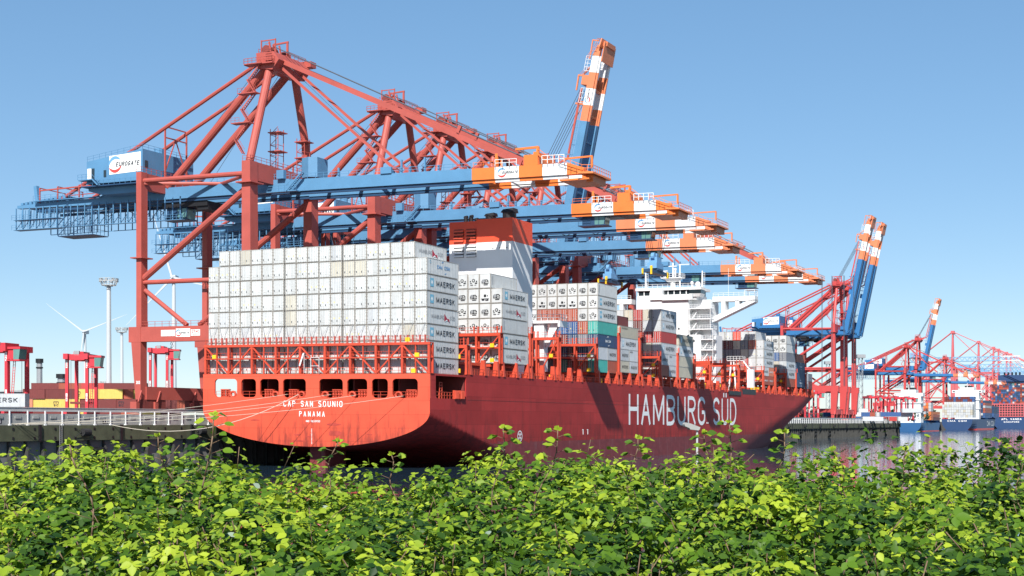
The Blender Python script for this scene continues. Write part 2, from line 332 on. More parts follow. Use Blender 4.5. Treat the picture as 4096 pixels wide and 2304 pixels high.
def cdoor(side, paint, var):
    k = ('d', side, paint, var)
    if k not in CM:
        r = random.Random(var*2+side); x0, x1 = (-1.07, -.02) if side < 0 else (.02, 1.07)
        mb = MB().box(x0, x1, -.02, .038, .13, CH-.13); mb.use(1)
        for f in (.3, .72):
            x = x0+(x1-x0)*f; mb.box(x-.045, x+.045, -.075, -.02, .12, CH-.12)
            for z in (.32, .95, 1.9, 2.5): mb.box(x-.06, x+.06, -.085, -.02, z, z+.09)
        xo = x0 if side < 0 else x1
        for z in (.3, .9, 1.5, 2.1, 2.55): mb.use(2).box(xo-.07, xo+.07, -.05, -.0, z, z+.12)
        mb.use(2).box(x0+.1, x1-.1, -.03, -.015, .55, .6)
        if r.random() < .22: xx = x0+.15+r.random()*.5; zz = .75+r.random()*.5; mb.use(3).box(xx, xx+.24, -.04, -.02, zz, zz+.26)
        if r.random() < .6: xx = x0+.1; mb.use(4).box(xx, xx+.17, -.04, -.02, .62, .95)
        CM[k] = mb.mesh('door', ['container '+paint, 'pale steel', 'frame rust', 'sticker yellow', 'letter dark'])
    return CM[k]
def cunit(var):
    k = ('u', var)
    if k not in CM:
        r = random.Random(var+50); mb = MB().box(-1.05, 1.05, -.02, .035, .12, CH-.12); y = -.06
        def pan(x0, x1, z0, z1, i): mb.use(i).box(x0, x1, y, -.018, z0, z1)
        if var % 3 == 0:
            mb.use(1).prism([(-.74, .85), (-.74, 1.4), (-.5, 1.68), (.5, 1.68), (.74, 1.4), (.74, .85)], 'y', -.07, -.02); mb.use(3).tube((-.3, -.075, 1.35), (-.3, -.12, 1.35), .33, 12)
            mb.use(2); mb.box(.1, .7, -.1, -.07, 1.0, 1.2); mb.box(.15, .5, -.1, -.07, 1.3, 1.5); mb.box(-.7, -.2, -.1, -.07, .88, .98); mb.use(1); mb.box(-.3, .6, -.05, -.02, .55, .74)
        elif var % 3 == 1:
            mb.use(1).tube((0, -.01, 1.55), (0, -.07, 1.55), .34, 14); mb.use(2).tube((0, -.02, 1.55), (0, -.09, 1.55), .2, 10)
            for x in (-.8, .55): pan(x, x+.25, 1.25, 1.5, 1)
            pan(-.75, -.35, .95, 1.1, 1); pan(.3, .8, .9, 1.15, 1); pan(-.7, -.1, .6, .75, 1); pan(.2, .6, .6, .7, 1)
        else:
            pan(-.25, .25, 1.2, 1.7, 1); pan(.45, .62, 1.3, 1.55, 1); pan(-.85, .85, .78, .92, 1); pan(-.7, -.15, .5, .78, 1); pan(.1, .75, .45, .74, 1); mb.use(3).box(-.02, .5, -.09, -.05, .6, .72); mb.use(1).tube((0, -.04, 1.45), (0, -.1, 1.45), .18, 10)
        CM[k] = mb.mesh('cooling_unit', ['container white', 'black steel', 'pale steel', 'grey steel'])
    return CM[k]
def clogo(kind, L):
    k = ('l', kind, round(L, 1))
    if k not in CM:
        mb = MB(); X, Z = (0, 1, 0), (0, 0, 1); x = CW/2+.012
        if kind == 'star': star_logo(mb, (x, L*.10, .78), X, Z, 1.5, 0, 1); mb.text('MAERSK', (x+.01, L*.285, .95), X, Z, L*.585, 1.0, 2, th=.17, gap=.3)
        elif kind == 'pale star': star_logo(mb, (x, L*.10, .78), X, Z, 1.4, 6, 1); mb.text('MAERSK', (x+.01, L*.31, .95), X, Z, L*.56, 1.0, 2, th=.17, gap=.3)
        elif kind == 'short': mb.text('MAERSK', (x, L*.22, 1.0), X, Z, L*.66, .75, 2, th=.17)
        elif kind == 'small': mb.text('MAERSK', (x, L*.08, 2.1), X, Z, L*.32, .4, 2, th=.2)
        elif kind == 'sail':
            mb.text('HAMBURG', (x, L*.14, 1.05), X, Z, L*.39, .68, 3, th=.11); mb.text('S\u00dcD', (x, L*.715, 1.05), X, Z, L*.165, .68, 3, th=.11)
            mb.use(4).face([(x+.012, L*.54, .75), (x+.012, L*.54, 2.1), (x+.012, L*.66, 1.0)]); mb.use(1).face([(x+.02, L*.545, .62), (x+.02, L*.60, 1.05), (x+.02, L*.66, 1.0)]); mb.use(4).face([(x+.025, L*.60, 1.15), (x+.025, L*.715, .6), (x+.025, L*.69, 1.25)])
        elif kind == 'arcs':
            mb.text('CMA CGM', (x, L*.31, 1.2), X, Z, L*.40, .66, 5, th=.22, gap=.25); mb.arc((x, L*.5, 1.5), X, Z, .95, 1.08, 75, 130, 5, taper=True); mb.arc((x, L*.55, 1.5), X, Z, .95, 1.08, 262, 310, 5, taper=True)
            mb.arc((x, L*.10, 2.2), X, Z, .2, .3, 20, 340, 0)
        elif kind == 'arcs white':
            mb.text('CMA CGM', (x, L*.38, 1.15), X, Z, L*.28, .6, 1, th=.2, gap=.25); mb.arc((x, L*.52, 1.45), X, Z, .95, 1.1, 60, 130, 1, taper=True); mb.arc((x, L*.54, 1.45), X, Z, .95, 1.1, 250, 310, 1, taper=True)
        elif kind == 'script': mb.text('HAMBURG S\u00dcD', (x, L*.14, 1.1), X, Z, L*.72, .5, 1, .01)
        elif kind == 'marks':
            for q in range(9): mb.use(3).box(x-.01, x, L*.06, L*.06+.16, 2.3-q*.2, 2.42-q*.2)
        elif kind == 'msc': mb.text('m', (x, L*.5, 1.45), X, Z, 1.3, .7, 2, th=.22); mb.text('sc', (x, L*.5, .75), X, Z, 1.3, .6, 2, th=.22)
        CM[k] = mb.mesh('logo', ['star blue', 'letter white', 'letter dark', 'letter grey', 'sail red', 'ring blue', 'pale blue'])
    return CM[k]
mat('pale blue', (.42, .56, .64), .5, .05, 1)
NC = [0]
def container(loc, paint, label, end='door', logo=None, L=11.6, rz=-A, group=None, kind='shipping_container', cat='container', var=None):
    NC[0] += 1; v = var if var is not None else NC[0]
    c = link(kind, cbody(L, paint)); c.location = loc; c.rotation_euler = (0, 0, rz); tag(c, label, cat, group)
    if end == 'door':
        for s in (-1, 1): link('door', cdoor(s, paint, v % 7), c)
    elif end == 'unit': link('cooling_unit', cunit(v % 5), c)
    if logo: link('logo', clogo(logo, L), c)
    return c
PITCH, TIER = 2.5, 2.92
# stern bay: nineteen columns, seven tiers (eight on all but the two outermost)
g = 'white refrigerated containers stacked on the stern'
colu = []
for i in range(19):
    x = -47.72+i*2.5
    colu.append(x+(.1 if i >= 7 else -.15)+(.25 if i >= 12 else 0))
right = ['star', 'star', 'star', 'sail', 'star', 'star', 'arcs']
for i, u in enumerate(colu):
    for t in range(8 if 1 <= i <= 17 else 7):
        lab = f'white refrigerated container, {ORD[i+1]} column from the left, {ORD[t+1]} tier up, at the stern'
        lg = right[t] if i == 18 else ('sail' if (i == 17 and t == 7) else None)
        rr = random.random(); p = 'white' if rr < .87 else ('cream' if rr < .94 else 'pale')
        container(W(u+.0, .1+random.uniform(-.04, .04), 16.86+t*TIER), p, lab, 'door', lg, group=g, kind='refrigerated_container')
# second stack, ahead of the stern stack
g2 = 'white refrigerated containers stacked behind the funnel'
lg2 = ['sail', 'star', 'marks', 'sail', 'star']
for i in range(8):
    u = -1.25-i*2.52
    for t in range(5 if i == 0 else 6):
        container(W(u, 27.4, 19.65+t*TIER), 'white', f'white refrigerated container, {ORD[i+1]} column in from the side, {ORD[t+1]} tier, behind the funnel',
                  'unit', lg2[t] if i == 0 else ('marks' if i == 1 and t == 5 else None), group=g2, kind='refrigerated_container', var=i*3+t*2+int(random.random()*3))
# third stack, ahead of the funnel: [paint per column from the outside] from the bottom tier up
T3 = [['teal', 'brown', 'maroon', 'green', 'dim', 'maroon', 'navy', 'brown'], ['grey', 'navy', 'maroon', 'navy', 'dim', 'brown', 'dim', 'maroon'], ['navy', 'dim', 'navy', 'maroon', 'brown', 'dim', 'navy', 'maroon'],
      ['teal', 'brown', 'blue', 'blue', 'maroon', 'brown', 'maroon', 'navy'], ['white', 'white', 'brown', 'brown', 'brown', 'brown', 'white', 'white'], ['white']*9, ['white']*9]
NM = dict(dim='dark grey', tan='tan', pale='pale grey', scarlet='bright red')
def stack(v, rows, L, z0, lgs, where, group, u0=-1.25, tier=TIER, halves=()):
    for t, row in enumerate(rows):
        for i, p in enumerate(row):
            if p is None: continue
            ree = p == 'white'; lg = lgs[t] if i == 0 else None
            nm = ('white refrigerated' if ree else NM.get(p, p))
            side = 'outermost column' if i == 0 else f'{ORD[i+1]} column in'
            if i == 0 and t in halves:
                for k, (pp, ll) in enumerate(halves[t]):
                    container(W(u0, v+k*(L/2+.04), z0+t*tier), pp, f'short {NM.get(pp, pp)} container, {"rear" if k == 0 else "front"} half, {ORD[t+1]} tier, outermost, {where}', 'door', ll, L=L/2-.04, group=group)
                continue
            container(W(u0-i*2.52, v, z0+t*tier), p, f'{nm} container, {side}, {ORD[t+1]} tier up, {where}', 'unit' if ree else 'door', lg, L=L, group=group, kind='refrigerated_container' if ree else 'shipping_container', var=i*2+t+int(random.random()*4))
stack(75.4, T3, 11.55, 19.5, [None, None, 'arcs white', None, 'star', 'star', 'marks'], 'in front of the funnel', 'containers stacked in front of the funnel',
      halves={0: [('teal', None), ('brown', None)], 1: [('grey', None), ('pale', 'short')]}, tier=2.88)
stack(89.0, [['beige', 'pale', 'grey'], ['pale', 'grey', 'dim'], ['pale', 'grey', 'grey'], ['beige', 'maroon', 'maroon'], [None, 'maroon', 'maroon']], 11.5, 19.9, [None, None, 'pale star', 'small', None], 'low stack amidships', 'containers in the low stack amidships',
      halves={0: [('beige', 'short'), ('pale', 'short')], 1: [('pale', 'short'), ('pale', 'small')]}, tier=2.7)
stack(116.7, [['brown', 'white', 'cream', 'dim', 'dim', 'dim'], ['pale', 'dim', 'dim', 'navy', 'dim', 'dim'], ['pale', 'beige', 'dim', 'dim', 'maroon', 'dim'], ['red', 'red', 'maroon', 'dim', 'grey', 'grey'], ['pale', 'grey', 'maroon', 'grey', 'grey', 'grey'], ['pale', 'beige', 'red', 'beige', 'pale', 'brown', 'red', 'brown']], 11.5, 19.9,
      [None, None, 'pale star', None, 'pale star', 'pale star'], 'stack behind the bridge', 'containers stacked behind the bridge', halves={0: [('brown', None), ('pale', 'short')], 1: [('grey', 'short'), ('grey', 'small')]}, tier=2.8)
stack(130.3, [['beige', 'grey'], ['beige', 'grey'], ['pale', 'grey'], ['beige', 'grey']], 11.5, 19.9, [None, None, 'pale star', 'pale star'], 'short stack beside the bridge', 'containers just aft of the bridge', tier=2.8)
stack(210.0, [['brown', 'white', 'brown', 'beige', 'brown', 'dim', 'dim'], ['grey', 'dim', 'brown', 'dim', 'dim', 'dim', 'dim'], ['pale', 'pale', 'red', 'beige', 'dim', 'dim', 'dim'], ['pale', 'pale', 'cream', 'dim', 'dim', 'dim', 'dim'], ['pale', 'brown', 'dim', 'beige', 'maroon', 'maroon', 'maroon', 'dim'], [None, 'pale', 'pale', 'scarlet', 'pale', 'pale', 'tan', 'grey', 'pale']], 11.5, 20.0,
      [None, None, 'pale star', 'pale star', 'pale star', None], 'just ahead of the bridge', 'containers stacked ahead of the bridge', halves={0: [('brown', 'script'), ('brown', 'script')], 1: [('pale', 'short'), ('salmon', 'script')]}, tier=2.78)
stack(236.9, [['brown', 'cream', 'brown'], ['grey', 'dim', 'beige'], ['grey', 'beige', 'maroon'], ['dim', 'blue', 'beige'], ['white', 'white', 'white'], ['white', 'white', 'white']], 11.6, 20.0, [None, 'pale star', 'pale star', None, None, None], 'tall stack near the bow', 'containers in the tall stack near the bow', tier=2.82)
stack(249.9, [['navy', 'dim'], ['navy', 'dim'], ['navy', 'dim'], ['brown', 'brown']], 11.6, 20.2, ['arcs white', None, 'arcs white', None], 'second stack from the bow', 'containers in the second stack from the bow', tier=2.8)
stack(263.4, [['maroon', 'dim'], ['dim', 'dim']], 11.4, 19.9, [None, 'short'], 'low stack at the bow', 'containers in the low stack at the bow', u0=-2, tier=2.6, halves={0: [('grey', 'short'), ('maroon', None)], 1: [('grey', 'small'), ('dim', None)]})

# ------------------------------------------------------------------ the container ship (local axes u, v, z)
ship = thing('container_ship', 'huge red container ship moored stern first, stacked with white containers', 'ship', W(0, 0, 0))
UC, HW = -24.4, 24.72
def lerp(a, b, t): return a+(b-a)*max(0, min(1, t))
def tab(x, xs, ys):
    for i in range(len(xs)-1):
        if x <= xs[i+1]: return lerp(ys[i], ys[i+1], (x-xs[i])/(xs[i+1]-xs[i]))
    return ys[-1]
def halfwidth(v, z):
    zt = tab(v, [-1.5, 12, 34, 50], [10, 6.6, 1.2, -3]); zb = tab(v, [-1.5, 12, 25, 40], [3.5, 2.2, -1.5, -8])
    vs = tab(z, [-9, 0, 6, 12.2, 18.2, 22], [150, 163, 199, 236, 263, 268]); ve = tab(z, [-9, 0, 6, 12.2, 18.2, 22], [284, 288, 297, 309, 320, 325])
    h = HW
    if v > vs: h *= max(0, 1-min(1, (v-vs)/(ve-vs))**2.4)
    if z < zt:
        q = (z-zb)/(zt-zb)
        h *= math.sqrt(max(0, 1-(1-q)**2)) if q > 0 else 0
    return h
def sheer(v): return tab(v, [-2, 12.2, 12.3, 60, 120, 170, 268, 300, 330], [16.75, 16.8, 17.0, 17.05, 17.35, 17.5, 17.4, 18.2, 19.6])
st = list(np.arange(-1.5, 12, 1.36))+[12.2, 12.25]+list(np.arange(13.5, 50, 1.6))+list(np.arange(51, 160, 9))+list(np.arange(163, 325.1, 1.8))
NZ = 56
mb = MB()
for sd in (1, -1):
    g0 = []
    for v in st:
        top = 12.45 if v < 12.22 else sheer(v); zb = max(tab(v, [-1.5, 12, 25, 40], [3.5, 2.2, -1.5, -8]), -8)
        row = []
        for k in range(NZ+1):
            q = k/NZ; z = zb+(top-zb)*(q**1.5); row.append((UC+sd*halfwidth(v, z), v, z))
        g0.append(row)
    for a_, b_ in zip(g0, g0[1:]):
        if abs(a_[0][1]-b_[0][1]) < .1: continue
        for k in range(NZ):
            z = (a_[k][2]+b_[k+1][2])/2; mb.use(1 if z < 4.4 and a_[0][1] > 20 else 0)
            q = [a_[k], b_[k], b_[k+1], a_[k+1]]
            if sd < 0: q = q[::-1]
            mb.face(q)
hull = mb.build('hull', ['shaded ship red', 'boot paint'], ship, smooth=True)
# transom: lower plate, piers between the mooring openings, top strip
OPEN = [(-46.4, -41.15), (-40.2, -36.8), (-35.9, -31.65), (-30.75, -25.65), (-22.75, -17.65), (-16.75, -12.5), (-11.55, -8.2), (-7.3, -2.1)]
mb = MB(); v = -1.5
pts = []
N = 40
for k in range(N+1):
    t = math.pi*k/N; d = -HW*math.cos(t); z = 3.5+6.5*(1-math.sqrt(max(0, 1-(d/HW)**2))); pts.append((UC+d, z))
poly = pts+[(UC+HW, 12.45), (UC-HW, 12.45)]
mb.face([(x, v, z) for x, z in poly])
xs = [UC-HW]+[x for o in OPEN for x in o]+[UC+HW]
for i in range(0, len(xs), 2): mb.prism([(xs[i], 12.45), (xs[i+1], 12.45), (xs[i+1], 15.85), (xs[i], 15.85)], 'y', v, v+.35)
mb.box(UC-HW, UC+HW, v, v+.35, 15.85, 16.75)
for a_, b_ in OPEN:
    for cx_, sx in ((a_, 1), (b_, -1)):
        for cz, sz in ((12.45, 1), (15.85, -1)):
            r = .75; p = [(cx_, cz)]+[(cx_+sx*r*(1-math.cos(t)), cz+sz*r*(1-math.sin(t))) for t in np.linspace(0, math.pi/2, 6)]
            mb.prism(p, 'y', v+.003, v+.347)
mb.build('transom', ['sunlit ship red'], ship)
mb = MB()                                                        # starboard and port sides of the mooring deck
for x in (UC+HW-.3, UC-HW):
    mb.box(x, x+.3, -1.15, .6, 12.45, 16.75); mb.box(x, x+.3, .6, 12.2, 16.45, 16.75)
    mb.box(x, x+.3, 11.95, 12.25, 12.45, 16.45)
    for cy, sy in ((.6, 1), (11.95, -1)):
        p = [(cy, 12.45)]+[(cy+sy*.7*(1-math.cos(t)), 12.45+.7*(1-math.sin(t))) for t in np.linspace(0, math.pi/2, 6)]; mb.prism(p, 'x', x+.01, x+.29)
mb.build('quarter_panel', ['shaded ship red'], ship)
mb = MB().box(UC-HW+.35, UC+HW-.35, -1.1, 12, 12.0, 12.35).box(UC-HW+5.5, UC+HW-.35, 11.6, 12, 12.4, 16.6).box(UC-HW+.35, UC+HW-.35, -1.1, 12.2, 16.5, 16.74)
for x in (-42, -36.3, -31.2, -24.2, -17.2, -12, -7.7): mb.box(x-.15, x+.15, 1.5, 11.6, 12.4, 16.6) if x > -38 else mb.box(x-.15, x+.15, 1.5, 4, 12.4, 16.6)
mb.build('mooring_deck', ['dark deck'], ship)
for i, (a_, b_) in enumerate(OPEN):
    mb = MB(); mb.rail([(a_+.2, -1.2, 12.45), (b_-.2, -1.2, 12.45)], 1.1, 1.2, .06)
    mb.build('railing', ['deck paint'], ship)
    if i in (1, 6): continue
    flip = i >= 4
    c1, c2 = (a_+.4*(b_-a_), a_+.78*(b_-a_)) if not flip else (b_-.4*(b_-a_)+.5, a_+.22*(b_-a_))
    f = MB()                                                       # roller fairlead
    f.box(c1-.95, c1+.95, -1.15, -.5, 12.36, 12.6).box(c1-.95, c1+.95, -1.15, -.5, 13.75, 13.95)
    for x in (c1-.85, c1-.3, c1+.3, c1+.85): f.tube((x, -.85, 12.55), (x, -.85, 13.8), .22, 8)
    f.build('roller_fairlead', ['deck paint'], ship)
    f = MB(); t0 = [(c2+.62*math.cos(t), 12.95+.5*math.sin(t)) for t in np.linspace(0, 2*math.pi, 15)]
    f.path([(x, -1.2, z) for x, z in t0], .22, 8).box(c2-.6, c2+.6, -1.2, -.9, 12.36, 12.6)
    f.build('chock', ['deck paint'], ship)
f = MB()
for v in (7.3, 9.3):
    f.box(.05, .5, v, v+1.6, 12.4, 14.0)
    for k in (.3, .8, 1.3): f.tube((.55, v+k, 12.5), (.55, v+k, 13.9), .2, 8)
f.build('roller_fairlead', ['deck paint'], ship)
f = MB().rail([(.1, 1.0, 12.4), (.1, 7.2, 12.4)], 1.2, .9, .09)
for v in (3.4, 4.3): f.bar((-.5, v, 12.4), (-.5, v, 15.4), .12)
for z in np.arange(12.8, 15.4, .5): f.bar((-.5, 3.4, z), (-.5, 4.3, z), .08)
f.build('railing', ['deck paint'], ship)
# lettering on the transom and the side
X, Y, Z3 = (1, 0, 0), (0, 1, 0), (0, 0, 1)
MB().text('CAP SAN SOUNIO', (-30.6, -1.54, 10.75), X, Z3, 12.9, 1.1, 0, th=.14, gap=.5).build('ship_name', ['letter white'], ship)
MB().text('PANAMA', (-27.1, -1.54, 8.95), X, Z3, 5.6, 1.0, 0, th=.14, gap=.7).build('home_port', ['letter white'], ship)
MB().text('IMO 9633953', (-25.6, -1.54, 7.95), X, Z3, 3.1, .38, 0, th=.18, gap=.35).build('ship_number', ['letter white'], ship)
f = MB()
for k in range(12): f.box(-24.45, -24.25, -1.545, -1.53, 4.0+k*.24, 4.1+k*.24)
f.build('draught_marks', ['letter white'], ship)
mat('scuffed paint', (.38, .05, .035), .6, .3, .8)
f = MB(); r7 = random.Random(9)
for cx_, cz_, w_, h_ in ((-19.5, 7.6, 3.6, .5), (-19.4, 6.0, 3.3, 1.2), (-27.5, 5.6, 1.6, .35), (-25.2, 5.3, 1.2, .3), (-27, 4.5, 3, .3), (-12, 5.9, 1.4, .18), (-37, 8.2, 2.4, .25), (-43, 7.4, 2, .2)):
    p = [(cx_+w_/2*math.cos(t)*r7.uniform(.75, 1.1), cz_+h_/2*math.sin(t)*r7.uniform(.7, 1.15)) for t in np.linspace(0, 2*math.pi, 18)[:-1]]; f.face([(x, -1.515, z) for x, z in p])
f.build('scuff', ['scuffed paint'], ship)['kind'] = 'stuff'
MB().box(.33, .345, 12.4, 222, 12.3, 12.37).build('hull_seam', ['dark deck'], ship)
MB().box(-26.6, -23.2, 1.2, 8, -4, 3.9).build('rudder', ['boot paint'], ship)
for wd_, v_, w_, h_ in (('HAMBURG', 93.4, 57.4, 7.75), ('S\u00dcD', 157.6, 22.0, 7.75)):
    wds = [WID.get(c_, 1.) for c_ in wd_]; a_ = w_/(sum(wds)+.28*(len(wd_)-1)); p_ = 0
    for c_, x_ in zip(wd_, wds): MB().text(c_, (.34, v_+p_*a_, 7.45), Y, Z3, a_*x_, h_, 0, th=.128).build('hull_letter', ['letter white'], ship); p_ += x_+.28
f = MB(); f.arc((.36, 34.4, 5.5), Y, Z3, .92, 1.12, 0, 360, 0, 24)
for k in range(4):
    t = math.pi/4+k*math.pi/2; f.face([(.36, 34.4, 5.5)]+[(.36, 34.4+.8*math.cos(t+d), 5.5+.8*math.sin(t+d)) for d in (-.35, .35)])
f.build('thruster_mark', ['letter white'], ship)
f = MB()
for v, z in ((66, 6.1), (68.6, 6.1)): f.box(.3, .36, v, v+.25, z-.5, z+.5); f.box(.3, .36, v-.35, v+.35, z+.45, z+.6)
for v in (152, 153): f.box(.3, .36, v, v+.5, 7.9, 8.3)
f.build('tug_marks', ['letter white'], ship)
# decks, hatch covers, hull edge
dk = MB()
for v0, v1 in zip([12.25]+list(range(20, 320, 10)), list(range(20, 320, 10))+[322]):
    a_, b_ = halfwidth(v0, sheer(v0))-.2, halfwidth(v1, sheer(v1))-.2
    dk.face([(UC-a_, v0, sheer(v0)-.15), (UC+a_, v0, sheer(v0)-.15), (UC+b_, v1, sheer(v1)-.15), (UC-b_, v1, sheer(v1)-.15)])
dk.build('main_deck', ['deck paint'], ship)
MB().box(UC-HW+.3, UC+HW-.1, 0, 12.2, 16.745, 16.8).build('stern_deck', ['deck paint'], ship)
BAYS = [27.4, 75.4, 89, 102.8, 116.7, 130.3, 144, 157.6, 171.2, 210, 223.5, 236.9, 249.9, 263.4]
for v in BAYS+[13.7]:
    h = min(22, halfwidth(v+11, 18)-1.5); f = MB().box(UC-h, UC+h-.6, v+.4, v+11.2, 17.0, 19.0); f.use(1).box(UC-h-.2, UC+h-.3, v+.2, v+11.4, 19.0, 19.55)
    f.build('hatch_cover', ['dark deck', 'deck paint'], ship)
for v in BAYS+[13.7, 40, 54]:
    for k in (0, 5.9, 11.3):
        h = halfwidth(v+k, 18)-24.4
        f = MB().hexa([(h-1.1, v+k-.35, 17), (h+.15, v+k-.35, 17), (h+.15, v+k+.55, 17), (h-1.1, v+k+.55, 17), (h-.9, v+k-.2, 19.9), (h-.1, v+k-.2, 19.9), (h-.1, v+k+.35, 19.9), (h-.9, v+k+.35, 19.9)])
        f.build('stanchion', ['deck paint'], ship)
f = MB()
for v0 in np.arange(13, 308, 3.4):
    a_, b_ = halfwidth(v0, 18)-24.45, halfwidth(v0+3.4, 18)-24.45
    f.rail([(a_, v0, sheer(v0)), (b_, v0+3.4, sheer(v0+3.4))], 1.1, 1.1, .07)
f.build('side_railing', ['deck paint'], ship)
f = MB()
r2 = random.Random(5)
for v in np.arange(14, 300, 3.1):
    if r2.random() < .6: h = halfwidth(v, 18)-26.2; z = sheer(v); w_ = r2.uniform(.3, 1.2); f.use(r2.choice([0, 0, 1, 2])).box(h, h+.7, v, v+w_, z, z+r2.uniform(.6, 1.6))
f.build('deck_fittings', ['deck paint', 'yellow paint', 'dark deck'], ship)['kind'] = 'stuff'
# lashing bridges
def lashing(v, z0, z1, u1=.25, style=0, v2=1.0, bays=4, bw=5.05, full=False):
    f = MB(); us = [u1-i*bw for i in range(bays+1)]
    for y in (v, v+v2):
        for u in us: f.box(u-.3, u+.1, y-.16, y+.16, z0, z1)
        f.box(us[-1]-.3, us[0]+.1, y-.2, y+.2, z1-.55, z1+.02); f.bar((us[-1], y, (z0+z1)/2+.2), (us[0], y, (z0+z1)/2+.2), .22)
    for i in range(bays):
        a_, b_ = us[i]-.3, us[i+1]+.1
        if i % 2 == 0: f.bar((b_, v, z0+.2), (a_, v, z1-.6), .24)
        elif full: f.bar((a_, v, z0+.2), (b_, v, z1-.6), .24)
    for z in (z1+.02, (z0+z1)/2): f.box(us[-1], us[0], v, v+v2, z-.06, z)
    f.rail([(us[-1], v, z1), (us[0], v, z1)], 1.1, 1.25, .06); f.rail([(us[-1], v, (z0+z1)/2), (us[0], v, (z0+z1)/2)], 1.1, 1.25, .05)
    f.bar((u1-.1, v, z1-.7), (u1-.1, v+v2, (z0+z1)/2), .16); f.bar((u1-.1, v+v2, (z0+z1)/2), (u1-.1, v, z0), .16)
    lb = f.build('lashing_bridge', ['deck paint'], ship)
    for u in us:
        for d in (-.55, .35): MB().box(u+d-.12, u+d+.1, v-.2, v+.05, z1+.02, z1+1.35).build('lashing_post', ['deck paint'], lb)
    for z in (z0+.3, (z0+z1)/2+.2): MB().box(us[1]+3.1, us[1]+3.9, v-.5, v-.2, z, z+.75).build('gear_box', ['yellow paint'], lb)
    return lb
f = MB(); v = -1.5; z0, z1 = 16.78, 22.25
us = [-48.6, -41.9, -41.2, -36.0, -33.3, -31.2]
uu = [-48.75, -43.3, -37.9, -35.4, -29.6, -24.5, -21.9, -15.7, -13.1, -10.3, -7.4, -2.3, .24]
uu = np.linspace(-48.6, .1, 10)
for i, u in enumerate(uu):
    f.box(u-.21, u+.21, v-.05, v+.3, z0, z1-.45); f.box(u-.12, u+.12, v+.9, v+1.2, z0, z1-.45)
    if i < 9:
        a_, b_ = u+.25, uu[i+1]-.25
        (f.bar((a_, v+.1, z1-.6), (b_, v+.1, z0+.2), .25) if i % 2 == 0 else f.bar((a_, v+.1, z0+.2), (b_, v+.1, z1-.6), .25))
        m_ = (a_+b_)/2; f.box(m_-.09, m_+.09, v, v+.25, z0, z1-.45)
f.box(-48.9, .4, v-.1, v+.35, z1-.45, z1).box(-48.9, .4, v+.3, v+1.3, z1-.12, z1-.04).box(-48.9, .4, v, v+1.3, 19.5, 19.6); f.bar((-48.6, v, 19.6), (.1, v, 19.6), .2)
f.rail([(-48.6, v+.05, 19.6), (.1, v+.05, 19.6)], 1.1, 1.2, .06).rail([(-48.6, v+.05, z0), (.1, v+.05, z0)], 1.1, 1.2, .06).rail([(-48.6, v+.05, z1), (.1, v+.05, z1)], 1.1, 2.4, .05)
f.box(-.35, .45, v, v+1.3, z0, z0+.1); f.box(.1, .4, v+1.0, v+1.3, z0, z1); f.bar((.3, v, z1-.6), (.3, v+1.2, 19.6), .16)
lb = f.build('lashing_bridge', ['deck paint'], ship)
for i in range(19):
    for d in (-.55, .5): u = colu[i]+1.25; MB().box(u+d-.12, u+d+.12, v-.1, v+.15, z1, z1+1.3).build('lashing_post', ['crane red'], lb)
f = MB()
for i in range(19):
    for sd in (-1, 1):
        u = colu[i]+sd*.55; f.bar((u, v+.3, z1+.1), (colu[i]-sd*.95, .0, 25.4+.3), .06)
f.build('lashing_rods', ['grey steel'], lb)
for a_, z_ in ((-46.9, 19.65), (-4.6, z1+.1), (-2.7, 19.65), (-3.4, z0+.1)): MB().box(a_, a_+.85, v-.1, v+.2, z_, z_+.75).build('gear_box', ['yellow paint'], lb)
MB().bar((-25.9, -1.7, 16.9), (-25.9, -1.7, 20.6), .08).bar((-25.9, -1.9, 20.5), (-26.7, -2.0, 18.2), .06, .28).build('flag_staff', ['white paint'], ship)
f = MB()
for u in (-24.4, -22.6): f.bar((u, -1.75, 16.8), (u, -1.75, 19.7), .08)
f.bar((-24.4, -1.75, 19.7), (-22.6, -1.75, 19.7), .08).bar((-24.4, -1.75, 18.2), (-22.6, -1.75, 18.2), .07)
f.build('stern_light_frame', ['white paint'], ship)
lashing(12.3, 17, 22.4); lashing(25.9, 19.5, 25.4)
for v in (39.5, 53.2): lashing(v, 19.5 if v < 50 else 17.2, 26.1, bays=2)
lashing(73.5, 19.3, 25.8, bays=4); lashing(87.3, 19.3, 29.0, bays=1, v2=.5); lashing(101.0, 19.3, 28.6, bays=1, v2=.5); lashing(114.8, 19.3, 24.8); lashing(128.4, 19.3, 26.2, bays=2, v2=.6)
for v in (141.6, 155.3, 168.9, 182.2): lashing(v, 18, 25.2, bays=6)
for v in (208.2, 222.1, 235.3): lashing(v, 18, 24.5, bays=4)
for v in (248.6, 262.0): lashing(v, 18, 25.0, bays=1, v2=.4)
f = MB()
for v, zz in ((0, 0), (40.5, 30.4)):
    if v: 
        f.box(-22, -.2, v+14, v+18, 29.2, 29.75); f.hexa([(-6, v+14.5, 19), (-4, v+14.5, 19), (-4, v+16.5, 19), (-6, v+16.5, 19), (-6.3, v+14.5, 29.2), (-4, v+14.5, 29.2), (-4, v+16.5, 29.2), (-6.3, v+16.5, 29.2)])
        f.hexa([(-4.2, v+15, 24.5), (-3.4, v+15, 24.2), (-3.4, v+16, 24.2), (-4.2, v+16, 24.5), (-2.6, v+15, 29.2), (-.6, v+15, 29.2), (-.6, v+16, 29.2), (-2.6, v+16, 29.2)])
        f.box(-.5, 0, v+14, v+18, 28.4, 29.7); f.rail([(-22, v+14, 29.75), (-.2, v+14, 29.75), (-.2, v+18, 29.75)], 1.3, 1.3, .09)
f.build('boat_deck', ['white paint'], ship)
# funnel
FV = 44

